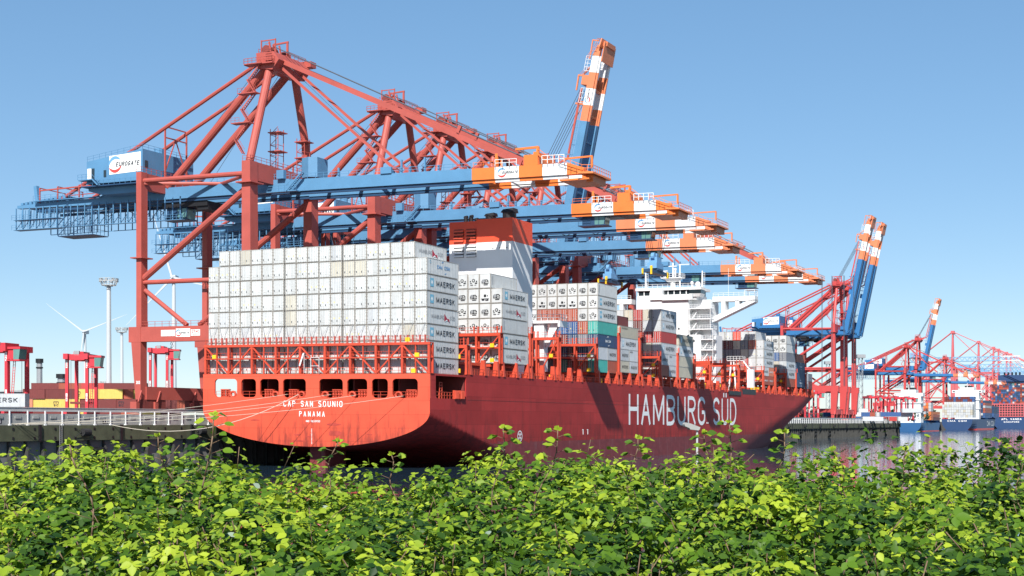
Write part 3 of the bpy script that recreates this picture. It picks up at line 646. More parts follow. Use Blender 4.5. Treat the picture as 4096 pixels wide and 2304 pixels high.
f = MB().box(-14.33, -6, FV, FV+9.6, 45.5, 50.35).box(-21.05, -14.33, FV+.5, FV+9.6, 45.4, 50.1); f.use(1).box(-14.33, -6, FV, FV+9.6, 17, 45.5).box(-21.05, -14.33, FV+.5, FV+9.6, 17, 45.4)
fu = f.build('funnel', ['funnel red', 'white paint'] if 'funnel red' in M else ['sunlit ship red', 'white paint'], ship)
for u0_ in (-19.9, -16.95):
    for z0_ in (45.8, 42.6):
        f = MB().box(u0_, u0_+2.3, FV+.42, FV+.5, z0_, z0_+2.7)
        for k in range(4): f.use(1 if z0_ > 45 else 2).hexa([(u0_, FV+.1, z0_+.04+k*.68), (u0_+2.3, FV+.1, z0_+.04+k*.68), (u0_+2.3, FV+.46, z0_+.2+k*.68), (u0_, FV+.46, z0_+.2+k*.68), (u0_, FV+.1, z0_+.34+k*.68), (u0_+2.3, FV+.1, z0_+.34+k*.68), (u0_+2.3, FV+.46, z0_+.6+k*.68), (u0_, FV+.46, z0_+.6+k*.68)])
        f.build('louvre', ['black steel', 'sunlit ship red', 'white paint'], fu)
for u, y, r, h in ((-8.4, FV+3.5, 1.45, 2.5), (-13.0, FV+4, 1.15, 1.9), (-17.9, FV+2, .42, 1.4), (-16.6, FV+2, .4, 1.5), (-17.3, FV+3, .4, 1.2), (-15.6, FV+2.4, .4, .9)):
    zt_ = 50.1; f = MB().tube((u, y, zt_), (u, y, zt_+h*.72), r, 14, r*1.02); f.hexa([(u-r*1.02, y-r*.9, zt_+h*.72), (u+r*1.02, y-r*.9, zt_+h*.72), (u+r*1.02, y+r*.9, zt_+h*.72), (u-r*1.02, y+r*.9, zt_+h*.72), (u-r*.7, y-r*.7, zt_+h*.98), (u+r*.95, y-r*.7, zt_+h*1.06), (u+r*.95, y+r*.7, zt_+h*1.06), (u-r*.7, y+r*.7, zt_+h*.98)])
    f.build('exhaust_pipe', ['black steel'], fu)
f = MB()
for u in (-10.5, -8.9, -7.3): f.tube((u, FV-.03, 44.2), (u, FV+.02, 44.2), .14, 8)
f.build('vent_hole', ['black steel'], fu)
# bridge
BV = 188
br = MB().box(-34, -17.2, BV, BV+12, 17, 45.4).box(-17.2, -13.4, BV+.02, BV+11, 17, 34.6).box(-17.2, -11.2, BV+3.6, BV+11, 34.6, 45.4).box(-13.4, -9.7, BV+3.6, BV+10, 17, 34.6)
br.box(-29.3, -25.4, BV-.6, BV+2, 45.4, 49.0).box(-25.4, -15.8, BV-.9, BV, 45.2, 46.9).box(-34.1, -29.3, BV+.5, BV+11, 45.4, 46.7)
br.box(-34.6, -14, BV+.6, BV+11.5, 48.4, 49.2).box(-34, -15, BV+1, BV+11, 45.4, 46.9)
bridge = br.build('bridge', ['white paint'], ship)
f = MB().box(-33.8, -15.2, BV+1.3, BV+10.7, 46.9, 48.4).use(1)
for u in np.arange(-33.9, -15, 1.95): f.box(u-.14, u+.14, BV+1.15, BV+1.32, 46.9, 48.4)
f.build('bridge_window', ['dark window', 'white paint'], bridge)
f = MB().hexa([(-16.6, BV+.4, 46.2), (-13.9, BV+.4, 46.2), (-13.9, BV+4, 46.2), (-16.6, BV+4, 46.2), (-17, BV, 47.1), (-13.2, BV, 47.1), (-13.2, BV+4, 47.1), (-17, BV+4, 47.1)]).box(-17, -13.2, BV, BV+4, 48.3, 49.1)
f.use(1).box(-16.9, -13.3, BV+.1, BV+4, 47.1, 48.3).build('wing_cab', ['white paint', 'dark window'], bridge)
for sd in (1, -1):
    def uu_(u): return u if sd > 0 else 2*UC-u
    wm_ = MB(); y0, y1 = BV+5, BV+8.5
    def wing(p): wm_.prism([(uu_(a_), b_) for a_, b_ in p], 'y', y0, y1)
    wing([(-11.2, 45.3), (2, 45.3), (2, 46.4), (-11.2, 46.4)]); wing([(2, 44.7), (2, 45.3), (-11.2, 45.3), (-11.2, 44.9), (-1.2, 44.9)])
    wing([(-11.2, 38.6), (-10.4, 38.9), (2, 44.5), (2, 45.3), (.2, 45.1), (-11.2, 40.2)])
    for u, wd in ((-7.2, 1.2), (-2.9, 1.2)): wing([(u, 45.2), (u-wd, 45.2), (u-wd, 40.2+(u-wd+11.2)*.42), (u, 40.2+(u+11.2)*.42)])
    wm_.rail([(uu_(-11), y0, 46.4), (uu_(1.9), y0, 46.4), (uu_(1.9), y1, 46.4)], 1.1, 1.6, .09)
    wm_.box(min(uu_(-1.2), uu_(2)), max(uu_(-1.2), uu_(2)), y0, y1, 48.1, 48.25); 
    for u in (-1.1, 1.9):
        for y in (y0+.1, y1-.1): wm_.bar((uu_(u), y, 46.4), (uu_(u), y, 48.1), .14)
    wm_.build('bridge_wing', ['white paint'], bridge)
f = MB()
for z, u0_, u1_ in ((42.7, -17, -10.2), (39.5, -17, -10.2), (36.4, -17, -9.4), (33.3, -13.5, -9.4), (30.1, -13.5, -9.4), (27, -13.5, -9.4)):
    f.box(u0_, u1_, BV-.1, BV+3.7, z-.3, z); f.rail([(u0_+.1, BV, z), (u1_, BV, z), (u1_, BV+3.6, z)], 1.1, .8, .08)
    f.stair((u0_+.6, BV+1, z-3.1), (u0_+3, BV+1, z), (0, .9, 0), 8, .1)
    for u in (u0_+.2, u1_-.1): f.bar((u, BV, z-3.2), (u, BV, z), .14)
f.build('outside_stairs', ['white paint'], bridge)
f = MB()
for u in (-32.1, -13.8):
    f = MB().tube((u, BV+3, 49.2), (u, BV+3, 54.2), .32, 8, .2)
    for z in np.arange(49.8, 54, .55): f.bar((u+.25, BV+3, z), (u+.8, BV+3, z), .06)
    f.bar((u+.8, BV+3, 49.2), (u+.8, BV+3, 53.8), .07).build('mast', ['white paint'], bridge)
f = MB().tube((-23.9, BV+5, 49), (-23.9, BV+5, 52.3), .8, 8).box(-27.2, -20.4, BV+3, BV+6, 52.3, 52.55).hexa([(-25.5, BV+4, 51.3), (-22.3, BV+4, 51.3), (-22.3, BV+6, 51.3), (-25.5, BV+6, 51.3), (-26.4, BV+3.4, 52.3), (-21.2, BV+3.4, 52.3), (-21.2, BV+6, 52.3), (-26.4, BV+6, 52.3)])
f.rail([(-27.2, BV+3, 52.55), (-20.4, BV+3, 52.55), (-20.4, BV+6, 52.55)], 1.2, .9, .09)
f.tube((-23.9, BV+5, 52.5), (-23.9, BV+5, 57.2), .25, 8).tube((-26.1, BV+4, 52.5), (-26.1, BV+4, 54.6), .25, 8).box(-27, -25.2, BV+3.7, BV+4.1, 54.5, 54.75).tube((-22.8, BV+4, 52.5), (-22.8, BV+4, 54.7), .3, 8).tube((-22.8, BV+4, 54.7), (-22.8, BV+4, 55.4), .42, 10).box(-21.6, -18.2, BV+4, BV+4.3, 56.4, 56.6).tube((-21.3, BV+4, 49), (-21.3, BV+4, 56.4), .22, 8).box(-25.2, -22.6, BV+4.6, BV+5, 56.0, 56.25)
f.build('mast', ['white paint'], bridge)
f = MB()
for u, z, r in ((-17.1, 50.6, .55), (-15.2, 50.1, .9)):
    f.tube((u, BV+3, 49.1), (u, BV+3, z-r*.5), r*.35, 8)
    for k in range(6): a_, b_ = -math.pi/2+math.pi*k/6, -math.pi/2+math.pi*(k+1)/6; f.tube((u, BV+3, z+r*math.sin(a_)), (u, BV+3, z+r*math.sin(b_)), max(.01, r*math.cos(a_)), 12, max(.01, r*math.cos(b_)))
f.build('radar_dome', ['white paint'], bridge, smooth=True)
MB().rail([(-34, BV+.8, 49.2), (-14.3, BV+.8, 49.2)], 1.1, 1.6, .08).build('railing', ['white paint'], bridge)
f = MB().box(-17.6, -16.9, BV-.02, BV+.05, 33.9, 34.6)
for z in (28.3, 32.4, 24.2): f.box(-15.7, -15.2, BV-.04, BV+.05, z, z+.7)
f.box(-20.5, -20, BV-.04, BV+.05, 36.2, 36.8); f.build('porthole', ['dark window'], bridge)
MB().tube((-6.5, BV+6, 46.4), (-6.5, BV+6, 55), .05, 5).build('aerial', ['white paint'], bridge)
MB().box(-9.6, -4.5, BV+14.5, BV+17, 27.2, 27.4).rail([(-9.6, BV+14.5, 27.4), (-4.5, BV+14.5, 27.4), (-4.5, BV+17, 27.4)], 1.2, .9, .09).bar((-9.2, BV+15, 17), (-8.4, BV+15, 27.2), .4).bar((-6.8, BV+15, 17), (-7.6, BV+15, 27.2), .4).bar((-4.6, BV+15.2, 27.2), (-2.2, BV+15.2, 24), .35).box(-3.2, -1.2, BV+14.5, BV+16, 18, 24.5).build('provision_crane', ['white paint'], ship)
MB().box(-3.4, .35, 186, 200, 16.6, 18.2).box(-.2, .5, 172, 184, 16.2, 17.3).build('gangway_stowage', ['black steel'], ship)

# ------------------------------------------------------------------ quay cranes (local x to the water, y along the quay, z above the quay)
def crane_base(label, v, boom_up=None, reach=1.0, trolley=None, far=False, group='ship to shore cranes along the quay'):
    t = thing('gantry_crane', label, 'crane', W(-55, v, 9.0), group=group)
    for y in (0, 22):
        f = MB()                                                   # waterside leg: slim upper shaft, knee, tapering lower part
        f.hexa([(-1, y-1.3, 18.6), (1.3, y-1.3, 18.6), (1.3, y+1.3, 18.6), (-1, y+1.3, 18.6), (-1.0, y-1.3, 52.4), (1.1, y-1.3, 52.4), (1.1, y+1.3, 52.4), (-1.0, y+1.3, 52.4)])
        f.prism([(-1.2, 3.1), (1.6, 3.1), (2.6, 15.5), (3.0, 15.5), (3.0, 18.7), (-1.0, 18.7), (-1.2, 15.5)], 'y', y-1.25, y+1.25)
        f.box(-1.9, 2, y-2.2, y+2.2, 47.8, 48.05); f.build('leg', ['crane red'], t)
        f = MB().box(-29.2, -27.8, y-1, y+1, 18.6, 52)
        f.prism([(-29.4, 3.1), (-28.0, 3.1), (-28.0, 15.4), (-30.6, 15.4)], 'y', y-1, y+1).prism([(-31.3, 15.4), (-28, 15.4), (-28, 18.7), (-31.3, 18.7)], 'y', y-1.03, y+1.03)
        f.box(-30.2, -27, y-1.8, y+1.8, 33.4, 33.65); f.build('leg', ['crane red'], t)
        f = MB().box(-28, -1.1, y-.95, y+.95, 15.5, 18.68).rail([(-28, y-.9, 18.68), (-1, y-.9, 18.68)], 1.1, 1.9, .07); f.build('portal_beam', ['crane red'], t)
        f = MB().tube((-27.9, y, 20.8+8.4), (-1.2, y, 46.6), .72, 10).tube((-27.8, y, 28.3), (-1, y, 28.3), .5, 10).tube((-27.6, y, 26.6), (-16.2, y, 18.9), .5, 10).tube((-1.2, y, 26.6), (-13, y, 18.9), .5, 10)
        f.tube((-27.9, y, 50.2), (-1, y, 50.0), .52, 10).tube((-27.8, y, 49.6), (-13, 7.5 if y < 5 else 14.5, 49.8), .38, 8).tube((-1, y, 49.6), (-13, 7.5 if y < 5 else 14.5, 49.8), .38, 8)
        f.build('brace', ['crane red'], t)
    for x in (0, -28.5):
        f = MB().box(x-.75, x+.75, .6, 21.4, 3.1, 5.9)
        for y in (-1, 5, 17, 23):
            f.bar((x+.8, y, 5), (x+1.1, y-1.4, 2.6), .25); f.box(x-.6, x+1.1, y-2, y-1, .9, 2.6)
        f.build('sill_beam', ['crane red'], t)
        for yc_ in (2.2, 19.6):
            f = MB()
            for y in (yc_-3.2, yc_, yc_+3.2): f.box(x-.6, x+.6, y-1.55, y+1.55, 1.1, 3.08)
            for y in (-4.2, -2.4, -.8, .8, 2.4, 4): f.tube((x-.35, yc_+y, .75), (x+.35, yc_+y, .75), .45, 10)
            f.build('bogie', ['dark deck'], t)
    f = MB().box(-.9, 1.0, 1.3, 20.7, 48.6, 52.38); f.rail([(1, -1, 52.4), (1, 23, 52.4)], 1.1, 1.8, .07).rail([(-1, -1, 52.4), (1, -1, 52.4)], 1.1, 1, .07)
    f.build('top_beam', ['crane red'], t)
    f = MB().box(-29.2, -27.9, 1, 21, 48.4, 51.9).rail([(-29.2, -1, 52), (-27.8, -1, 52), (-27.8, 23, 52)], 1.1, 1.6, .07); f.build('top_beam', ['crane red'], t)
    # lattice stair towers on the top beam
    for y0, h, x0 in ((11, 9, -2.8), (17.5, 8, -.5)):
        f = MB()
        for x in (x0, x0+2):
            for y in (y0, y0+2): f.bar((x, y, 52.4), (x, y, 52.4+h), .13)
        for k in range(4):
            z = 52.4+h*k/4+1
            for p, q in (((x0, y0), (x0+2, y0)), ((x0+2, y0), (x0+2, y0+2)), ((x0, y0+2), (x0, y0))): f.bar((*p, z), (*q, z), .1)
            f.bar((x0, y0, z), (x0+2, y0, z+h/4-.6), .09)
        for z in (52.4+h*.45, 52.4+h-.9): f.box(x0-.4, x0+2.8, y0-.4, y0+2.4, z, z+.2)
        f.build('stair_tower', ['crane red'], t)
    # girder and festoon truss
    f = MB()
    for y in (6.9, 14.2):
        f.prism([(-66, 48.4), (-47, 48.7), (-45, 49.8), (5, 49.6), (5, 47.1), (-47, 47.2), (-72, 47.6), (-72, 48.3)], 'y', y, y+1.25)
        f.use(1).box(-66, 5, y+.35 if y < 10 else y+.2, y+.95 if y < 10 else y+.8, 46.5, 47.05); f.use(0)
    for x in np.arange(-70, 5, 9): f.box(x, x+.8, 8.15, 14.2, 47.6, 48.3)
    f.rail([(-66, 5.9, 49.0), (-46, 5.9, 49.2)], 1.1, 1.8, .06).rail([(-27, 6.95, 49.7), (5, 6.95, 49.7)], 1.1, 1.8, .07); f.box(-66, -46, 5.8, 6.9, 48.75, 48.9)
    f.build('girder', ['crane blue', 'crane deep blue'], t)
    f = MB()
    for x in np.arange(-71, -22, 2.1):
        f.use(0).bar((x, 5.6, 42.4), (x, 5.6, 47.4), .2); f.use(1).bar((x, 16.5, 42.6), (x, 16.5, 47.4), .16).bar((x, 5.6, 42.4), (x+2.1, 5.6, 44.6), .1).bar((x+.9, 9, 44), (x+1.2, 9, 47.4), .14); f.use(0)
    for z in (42.4, 44.7): f.box(-71.5, -58, 5.2, 7.4, z-.1, z); f.rail([(-72, 5.2, z), (-58, 5.2, z)], 1.1, 1.2, .06)
    f.box(-58, -22, 5.4, 6.2, 42.3, 42.42).rail([(-58, 5.4, 42.4), (-22, 5.4, 42.4)], 1.1, 1.6, .06); f.bar((-71, 16.5, 42.6), (-22, 16.5, 42.6), .14)
    for x in np.arange(-70, -58, .9): f.bar((x, 6.4, 43), (x+.2, 6.4, 47), .12 if (x*10) % 2 else .26)
    f.build('festoon_truss', ['crane blue', 'crane deep blue'], t)
    f = MB()                                                      # maintenance basket
    for x, y in ((-56.5, 4), (-53.5, 4), (-46.2, 4), (-46.2, 9), (-56.5, 9)): f.bar((x, y, 40.2), (x, y, 47.5), .16)
    f.box(-56.5, -46.2, 4, 9, 40.0, 40.15).rail([(-56.5, 4, 40.2), (-46.2, 4, 40.2), (-46.2, 9, 40.2)], 2.2, 1.1, .07)
    for k in range(3): f.bar((-56.5, 4, 40.2+2.4*k), (-53.5, 4, 42.6+2.4*k), .12); f.bar((-53.5, 4, 40.2+2.4*k), (-53.5, 9, 42.6+2.4*k), .1)
    for x in np.arange(-52.5, -47, .7): f.bar((x, 6, 41), (x, 6, 46.4), .1)
    f.build('maintenance_basket', ['crane deep blue'], t)
    f = MB()                                                       # red cable frames on the back end
    for x in (-65, -59.5, -53): f.bar((x, 7, 48.6), (x, 7, 52), .25); f.bar((x, 15, 48.6), (x, 15, 52), .2); f.bar((x, 7, 52), (x, 15, 51.9), .2)
    f.bar((-65, 7, 51.4), (-46, 7, 51.7), .3).bar((-65, 15, 51.4), (-46, 15, 51.6), .2); f.use(1).bar((-66, 7.5, 48.5), (-66.6, 7.5, 52.6), .9)
    for x in np.arange(-71, -57, 1.3): f.use(1).box(x, x+.8, 7, 14, 48.4, 48.9+(x*7 % 1))
    f.build('cable_frame', ['crane red', 'crane blue'], t)
    # machinery house
    f = MB().prism([(-46.5, 51.0), (-30.5, 51.0), (-30.5, 57.8), (-46.5, 56.0)], 'y', 2.5, 19.5); f.use(1).box(-47.3, -29.8, 1.6, 20.4, 50.2, 50.45); f.use(0).prism([(-46.8, 50.2), (-46.8, 49.6), (-43, 48.6), (-31, 48.6), (-30, 50.2)], 'y', 3.4, 18.6)
    f.rail([(-47.2, 1.7, 50.45), (-30, 1.7, 50.45)], 1.1, 1.5, .07).rail([(-46.4, 2.6, 56.0), (-30.6, 2.6, 57.8), (-30.6, 19.4, 57.8)], 1.1, 1.7, .06)
    f.use(1).box(-30.45, -30.2, 9, 15, 52.2, 54.0); f.use(0).box(-30.45, -29.2, 8.5, 15.5, 51.0, 52.3); f.tube((-34, 12, 57), (-34, 12, 59.6), 1.1, 10)
    mh = f.build('machinery_house', ['crane blue', 'crane deep blue'], t)
    f = MB().use(0).face([(-39.9, 2.46, 52.7), (-31.0, 2.46, 53.0), (-31.0, 2.46, 57.2), (-39.9, 2.46, 56.8)]); ring_logo(f, (-40.0, 2.43, 52.75), (1, 0, 0), (0, 0, 1), 4.2, 1, 2, 3, tw=6.6)
    f.build('sign', ['letter white', 'ring blue', 'ring red', 'letter dark'], mh)
    f = MB().box(-46.2, -45.1, 2.38, 2.5, 52.0, 54.4); f.build('door', ['letter white'], mh); MB().box(-45.0, -44.2, 2.42, 2.5, 52.0, 54.4).build('doorway', ['dark window'], mh); MB().box(-41.5, -40.8, 2.4, 2.5, 52.3, 53.8).build('window', ['dark window'], mh); MB().box(-30.5, -30.45, 3.2, 4.2, 53.8, 55.4).build('window', ['dark window'], mh); f = MB().rail([(-47.6, .9, 51.8), (-44, .9, 51.8)], 1.1, 1, .07).box(-47.6, -43.6, .9, 2.5, 51.6, 51.8).stair((-43.6, 1, 51.8), (-42, 1, 50.4), (0, .8, 0), 5)
    f.build('landing', ['crane blue'], mh)
    # apex frame
    f = MB().tube((0, 0, 52.3), (.4, 6.6, 73.6), .86, 12).tube((0, 22, 52.3), (.4, 15.4, 73.6), .86, 12)
    f.build('front_post', ['crane red'], t)
    f = MB().tube((-27.6, 7.5, 49.9), (-1, 7.4, 73.6), .84, 12).tube((-27.6, 14.6, 49.9), (-1, 14.7, 73.6), .84, 12); f.build('rear_strut', ['crane red'], t)
    f = MB().tube((-59, 7.5, 49), (-3.6, 7.4, 74.5), .42, 8).tube((-59, 14.7, 49), (-3.6, 14.7, 74.5), .42, 8)
    for y in (7.5, 14.7): f.bar((-28.5, y, 49.8), (-28.5, y, 63.4), .3)
    for z in (63.4, 61): f.bar((-28.5, 7.5, z), (-28.5, 14.7, z), .25)
    f.bar((-28.5, 7.5, 53.5), (-28.5, 11, 61), .2).bar((-28.5, 14.7, 53.5), (-28.5, 11, 61), .2); f.build('back_stay', ['crane red'], t)
    f = MB().prism([(-2.0, 73.0), (1.9, 72.4), (3.6, 74.4), (2.2, 76.2), (-2.2, 76.2)], 'y', 5.2, 16.9).box(-4.6, 2.6, 4.2, 6, 73.6, 73.85).box(.6, 3.8, 16.5, 18.6, 75.4, 76.6)
    f.rail([(-4.6, 4.2, 73.9), (2.6, 4.2, 73.9), (2.6, 6, 73.9)], 1.1, 1, .07).rail([(-2.2, 6, 76.2), (-2.2, 17, 76.2), (2.2, 17, 76.2), (2.2, 10, 76.2)], 1.1, 1.2, .07)
    for x, y in ((-1.8, 6.5), (-1.8, 10.6), (1.8, 10.6), (1.8, 6.5)): f.bar((x, y, 76.2), (x, y, 79.2), .22)
    f.bar((-1.8, 10.6, 79.2), (2.2, 10.6, 79.4), .32).bar((-1.8, 6.5, 79.0), (1.8, 6.5, 79.0), .2).bar((2.0, 10.6, 76.2), (2.0, 10.6, 79.4), .3)
    for y in (6.4, 7.3, 8.4, 9.3, 12.5, 13.8): f.use(1).tube((-.6, y, 77.1), (-.6, y+.3, 77.1), 1.0, 12)
    f.use(0)
    for y in (6.2, 8, 9.8): f.bar((.9, y, 76.2), (.4, y, 78.6), .3)
    f.box(.3, 2.2, 5.0, 6.4, 74.4, 74.6); 
    for z in np.arange(73.9, 78, .5): f.bar((.3, 5.0, z), (1.9, 5.0, z), .07)
    f.build('apex_head', ['crane red', 'dark deck'], t)
    f = MB(); z0 = 54; k = 0                                       # zigzag stair up the near post
    while z0 < 73:
        q = (z0-52.3)/21.3; yb = q*6.6-.4; x = .3*q-1.2; z1 = min(z0+3.3, 73.9); dx = -2.6 if k % 2 == 0 else 0
        f.stair((x-2.6-dx, yb-1.0, z0), (x+dx, yb-.4, z1), (0, .75, 0), 8, .11)
        if k % 2 == 1: f.box(x-3.6, x+1.0, yb-1.2, yb+.6, z1-.1, z1+.1); f.rail([(x-3.6, yb-1.2, z1), (x-1.5, yb-1.2, z1)], 1.1, .8, .06)
        z0 = z1+.001; k += 1
    f.build('stair', ['crane red'], t)
    f = MB().prism([(1.2, 17), (3.4, 16.2), (5.2, 17), (5.2, 21), (1.2, 21)], 'z', 51.6, 55.9); f.use(1).box(1.4, 3, 20.96, 21.02, 52, 54); f.build('electrical_room', ['crane blue', 'dark window'], t)
    f = MB().box(3.2, 7.8, 5.4, 6.9, 46.7, 46.9).rail([(-2.5, 5.4, 46.9), (7.8, 5.4, 46.9)], 1.1, 1.4, .07).box(-2.5, 3.2, 5.4, 6.9, 46.7, 46.9).stair((5.4, 5.3, 46.9), (9.2, 5.3, 50.4), (0, .9, 0), 12); f.box(2.4, 4.2, 6, 7, 49.6, 51.4); f.build('hinge_platform', ['crane blue'], t)
    # boom, built about its hinge
    HX, HZ = 5.0, 47.9
    f = MB(); B = lambda x: 46.9-.011*(x-5)-HZ; T = lambda x: 49.4-.0155*(x-5)-HZ
    secs = [(5, 48.2, 0), (48.2, 53.2, 1), (53.2, 58.4, 2), (58.4, 63.4, 1), (63.4, 68.5, 2)]
    sh = lambda x: 0
    for y in (6.9, 14.2):
        for a_, b_, i in secs: f.use(i).prism([(a_-HX, B(a_)), (b_-HX, B(b_)), (b_-HX, T(b_)), (a_-HX, T(a_))], 'y', y, y+1.25)
        f.use(1).prism([(63.5, B(68.5)), (67.0, B(72)), (67.0, B(72)+1.15), (63.5, T(68.5))], 'y', y, y+1.25)
        yi = y+.35 if y < 10 else y+.2
        for a_, b_, i in secs: f.use(3 if i == 0 else i).prism([(a_-HX, B(a_)-.62), (b_-HX, B(b_)-.62), (b_-HX, B(b_)-.08), (a_-HX, B(a_)-.08)], 'y', yi, yi+.6)
    for x in np.arange(10, 66, 8): f.use(0 if x < 44 else 1).box(x-HX, x-HX+.7, 8.15, 14.2, B(x)+.5, B(x)+1.2)
    f.use(1).prism([(66.2, 5.8), (69.0, 6.6), (69.0, 15.6), (66.2, 16.4)], 'z', B(72)-.1, B(72)+.25).prism([(67, 8.1), (68.4, 8.1), (68.4, 14.3), (67, 14.3)], 'z', B(72)-1.4, B(72)-.1); f.box(62, 68, 6.9, 15.4, B(72)-1.1, B(72)-.8)
    f.box(54.4, 57.4, 7.0, 15.2, T(60), T(60)+2.0).box(55.5, 56.4, 9, 13, T(60)+2, T(60)+2.9).stair((57.4, 7, T(60)+2), (60, 7, T(60)), (0, .8, 0), 7)
    f.bar((52.5, 7.5, T(58)+3.3), (57.3, 7.5, T(58)+3.4), .4).bar((57.2, 7.5, T(58)), (57.2, 7.5, T(58)+3.5), .5).bar((48.4, 7.5, T(53)), (48.4, 7.5, T(53)+2.7), .55).bar((49.2, 8, T(53)), (49.2, 8, T(53)+2.2), .35)
    f.bar((62.5, 7.5, T(68)+.9), (68.5, 7.5, T(68)+1.0), .3).bar((68.4, 7.5, T(70)-1), (68.4, 7.5, T(68)+1.0), .35)
    for x, h in ((12, 1.9), (27, 2.7), (32.4, 2.9), (29, 1.3), (35.5, 1.2)): f.use(0).bar((x, 7.4, T(x+5)), (x, 7.4, T(x+5)+h), .42, .3)
    f.use(0).box(22.5, 25.0, 6.6, 8.2, T(28), T(28)+1.3)
    boom = f.build('boom', ['crane blue', 'crane orange', 'white paint', 'crane deep blue'], t, shear=boom_up is None); boom.location = (HX, 0, HZ-(K*HX if boom_up is None else 0))
    f = MB().rail([(.5, 6.95, T(5)), (43, 6.95, T(48))], 1.1, 2.0, .07); f.use(1).rail([(43.5, 6.95, T(48)), (48, 6.95, T(48))], 1.1, 1.6, .07).rail([(62.5, 5.6, T(72)), (67, 5.9, B(72)+.3), (68.9, 6.7, B(72)+.3), (68.9, 15.5, B(72)+.3)], 1.2, 1.0, .08)
    f.use(2).rail([(48.6, 6.3, T(53)), (53.2, 6.3, T(58))], 1.3, 1.3, .1).rail([(58.6, 6.3, T(63)), (63.2, 6.3, T(68))], 1.5, 1.1, .12)
    f.build('railing', ['crane blue', 'crane orange', 'white paint'], boom, shear=boom_up is None)
    f = MB(); ring_logo(f, (48.9, 6.87, B(55)+.1), (1, 0, -.014), (0, 0, 1), 2.1, 0, 1, 2, tw=3.3); f.build('sign', ['ring blue', 'ring red', 'letter dark'], boom, shear=boom_up is None)
    boom.scale = (reach, 1, 1)
    if boom_up is not None:
        boom.rotation_euler = (0, -R(boom_up), 0); ca, sa = math.cos(R(boom_up)), math.sin(R(boom_up))
        f = MB()
        for y in (7.4, 14.8): f.bar((2, y, 75), (HX+30*ca-3, y, HZ+30*sa), .35, .6); f.bar((HX+30*ca-3, y, HZ+30*sa), (HX+54*reach*ca-2.4, y, HZ+54*reach*sa), .35, .6)
        f.use(1)
        for y in (8, 9.5, 11, 12.5, 14): f.tube((.5, y, 78), (HX+54*reach*ca-3, y, HZ+54*reach*sa), .09, 5)
        f.build('fore_stay', ['crane red', 'cable'], t)
    else:
        f = MB()
        for y in (7.4, 14.8):
            f.bar((1.5, y, 75.1), (HX+53.8*reach, y, T(60)+HZ+.6), .34, 1.0); f.bar((1.5, y, 74.2), (HX+26.4*reach, y, T(32)+HZ+.1), .3, .55)
            f.bar((HX+40*reach, y-.3, 56.9), (HX+40.6*reach, y-.3, 56.6), .5, 1.3)
        f.use(1)
        for y in (8.6, 10, 11.6, 13): f.tube((.5, y, 77.9), (HX+53*reach, y, T(60)+HZ+2.2), .1, 5)
        f.tube((1, 9, 76), (HX+26*reach, 9, T(32)+HZ), .05, 5); f.build('fore_stay', ['crane red', 'cable'], t)
    f = MB()
    for x in (-28, -28.2): f.tube((x, 7.5, 50), (-1, 7.5, 76), .05, 5); break
    f.tube((-40, 14.7, 57), (-1, 14.7, 76.5), .05, 5).tube((-24, 14.7, 49), (-1, 14.7, 76.5), .05, 5); f.build('wire_rope', ['cable'], t)
    # trolley with the driver's cab
    x = trolley if trolley is not None else -26
    f = MB().box(x-3.5, x+9, 7.6, 14.8, 45.4, 46.45).box(x+6, x+9, 8, 14, 44.6, 45.4); f.path([(x-16-4*k, 9, 46.3-(1.6 if k % 2 else 0)) for k in range(-3, 4)], .07)
    tr = f.build('trolley', ['black steel'], t)  # black carries the shade between the girders in its colour
    f = MB().box(x-2.6, x+.4, 8.2, 11.4, 42.9, 45.4); f.use(1).hexa([(x+.4, 8.2, 42.9), (x+2.6, 8.2, 42.9), (x+2.6, 11.4, 42.9), (x+.4, 11.4, 42.9), (x+.4, 8.2, 45.2), (x+3.0, 8.2, 45.2), (x+3.0, 11.4, 45.2), (x+.4, 11.4, 45.2)])
    f.use(0).box(x-3.6, x+3.2, 7.9, 11.7, 42.7, 42.9).box(x-2.6, x+3.2, 8.1, 11.5, 45.3, 45.45).bar((x+2.7, 8.2, 42.9), (x+3.1, 8.2, 45.3), .14).bar((x+1.4, 8.17, 42.9), (x+1.5, 8.17, 45.3), .1).rail([(x-3.5, 8, 42.9), (x-.5, 8, 42.9)], 1.1, .9, .06)
    f.build('driver_cab', ['crane deep blue', 'green glass'], tr)
    return t
c1 = crane_base("nearest red and blue quay crane, lowered boom highest of all, over the ship's stern", 20.7, trolley=-26)
f = MB().text('303', (-29.2, -1.06, 6.4), (1, 0, 0), (0, 0, 1), 1.1, .7, 0, .02); f.build('crane_number', ['letter white'], c1)
f = MB().face([(-22.4, -1.0, 16.6), (-18.6, -1.0, 16.6), (-18.6, -1.0, 17.9), (-22.4, -1.0, 17.9)]).face([(-18.4, -1.0, 16.4), (-14.6, -1.0, 16.4), (-14.6, -1.0, 18.15), (-18.4, -1.0, 18.15)]).face([(-14.4, -1.0, 16.6), (-12, -1.0, 16.6), (-12, -1.0, 17.9), (-14.4, -1.0, 17.9)])
ring_logo(f, (-18.4, -1.03, 16.4), (1, 0, 0), (0, 0, 1), 1.7, 1, 2, 3, tw=2.7); f.text('ZPMC', (-14.2, -1.03, 17.2), (1, 0, 0), (0, 0, 1), 2.0, .6, 2, .02, 1, .2); f.text('2004', (-13.9, -1.03, 16.75), (1, 0, 0), (0, 0, 1), 1.3, .35, 2, .02)
f.build('maker_sign', ['letter white', 'ring blue', 'ring red', 'letter dark'], c1)
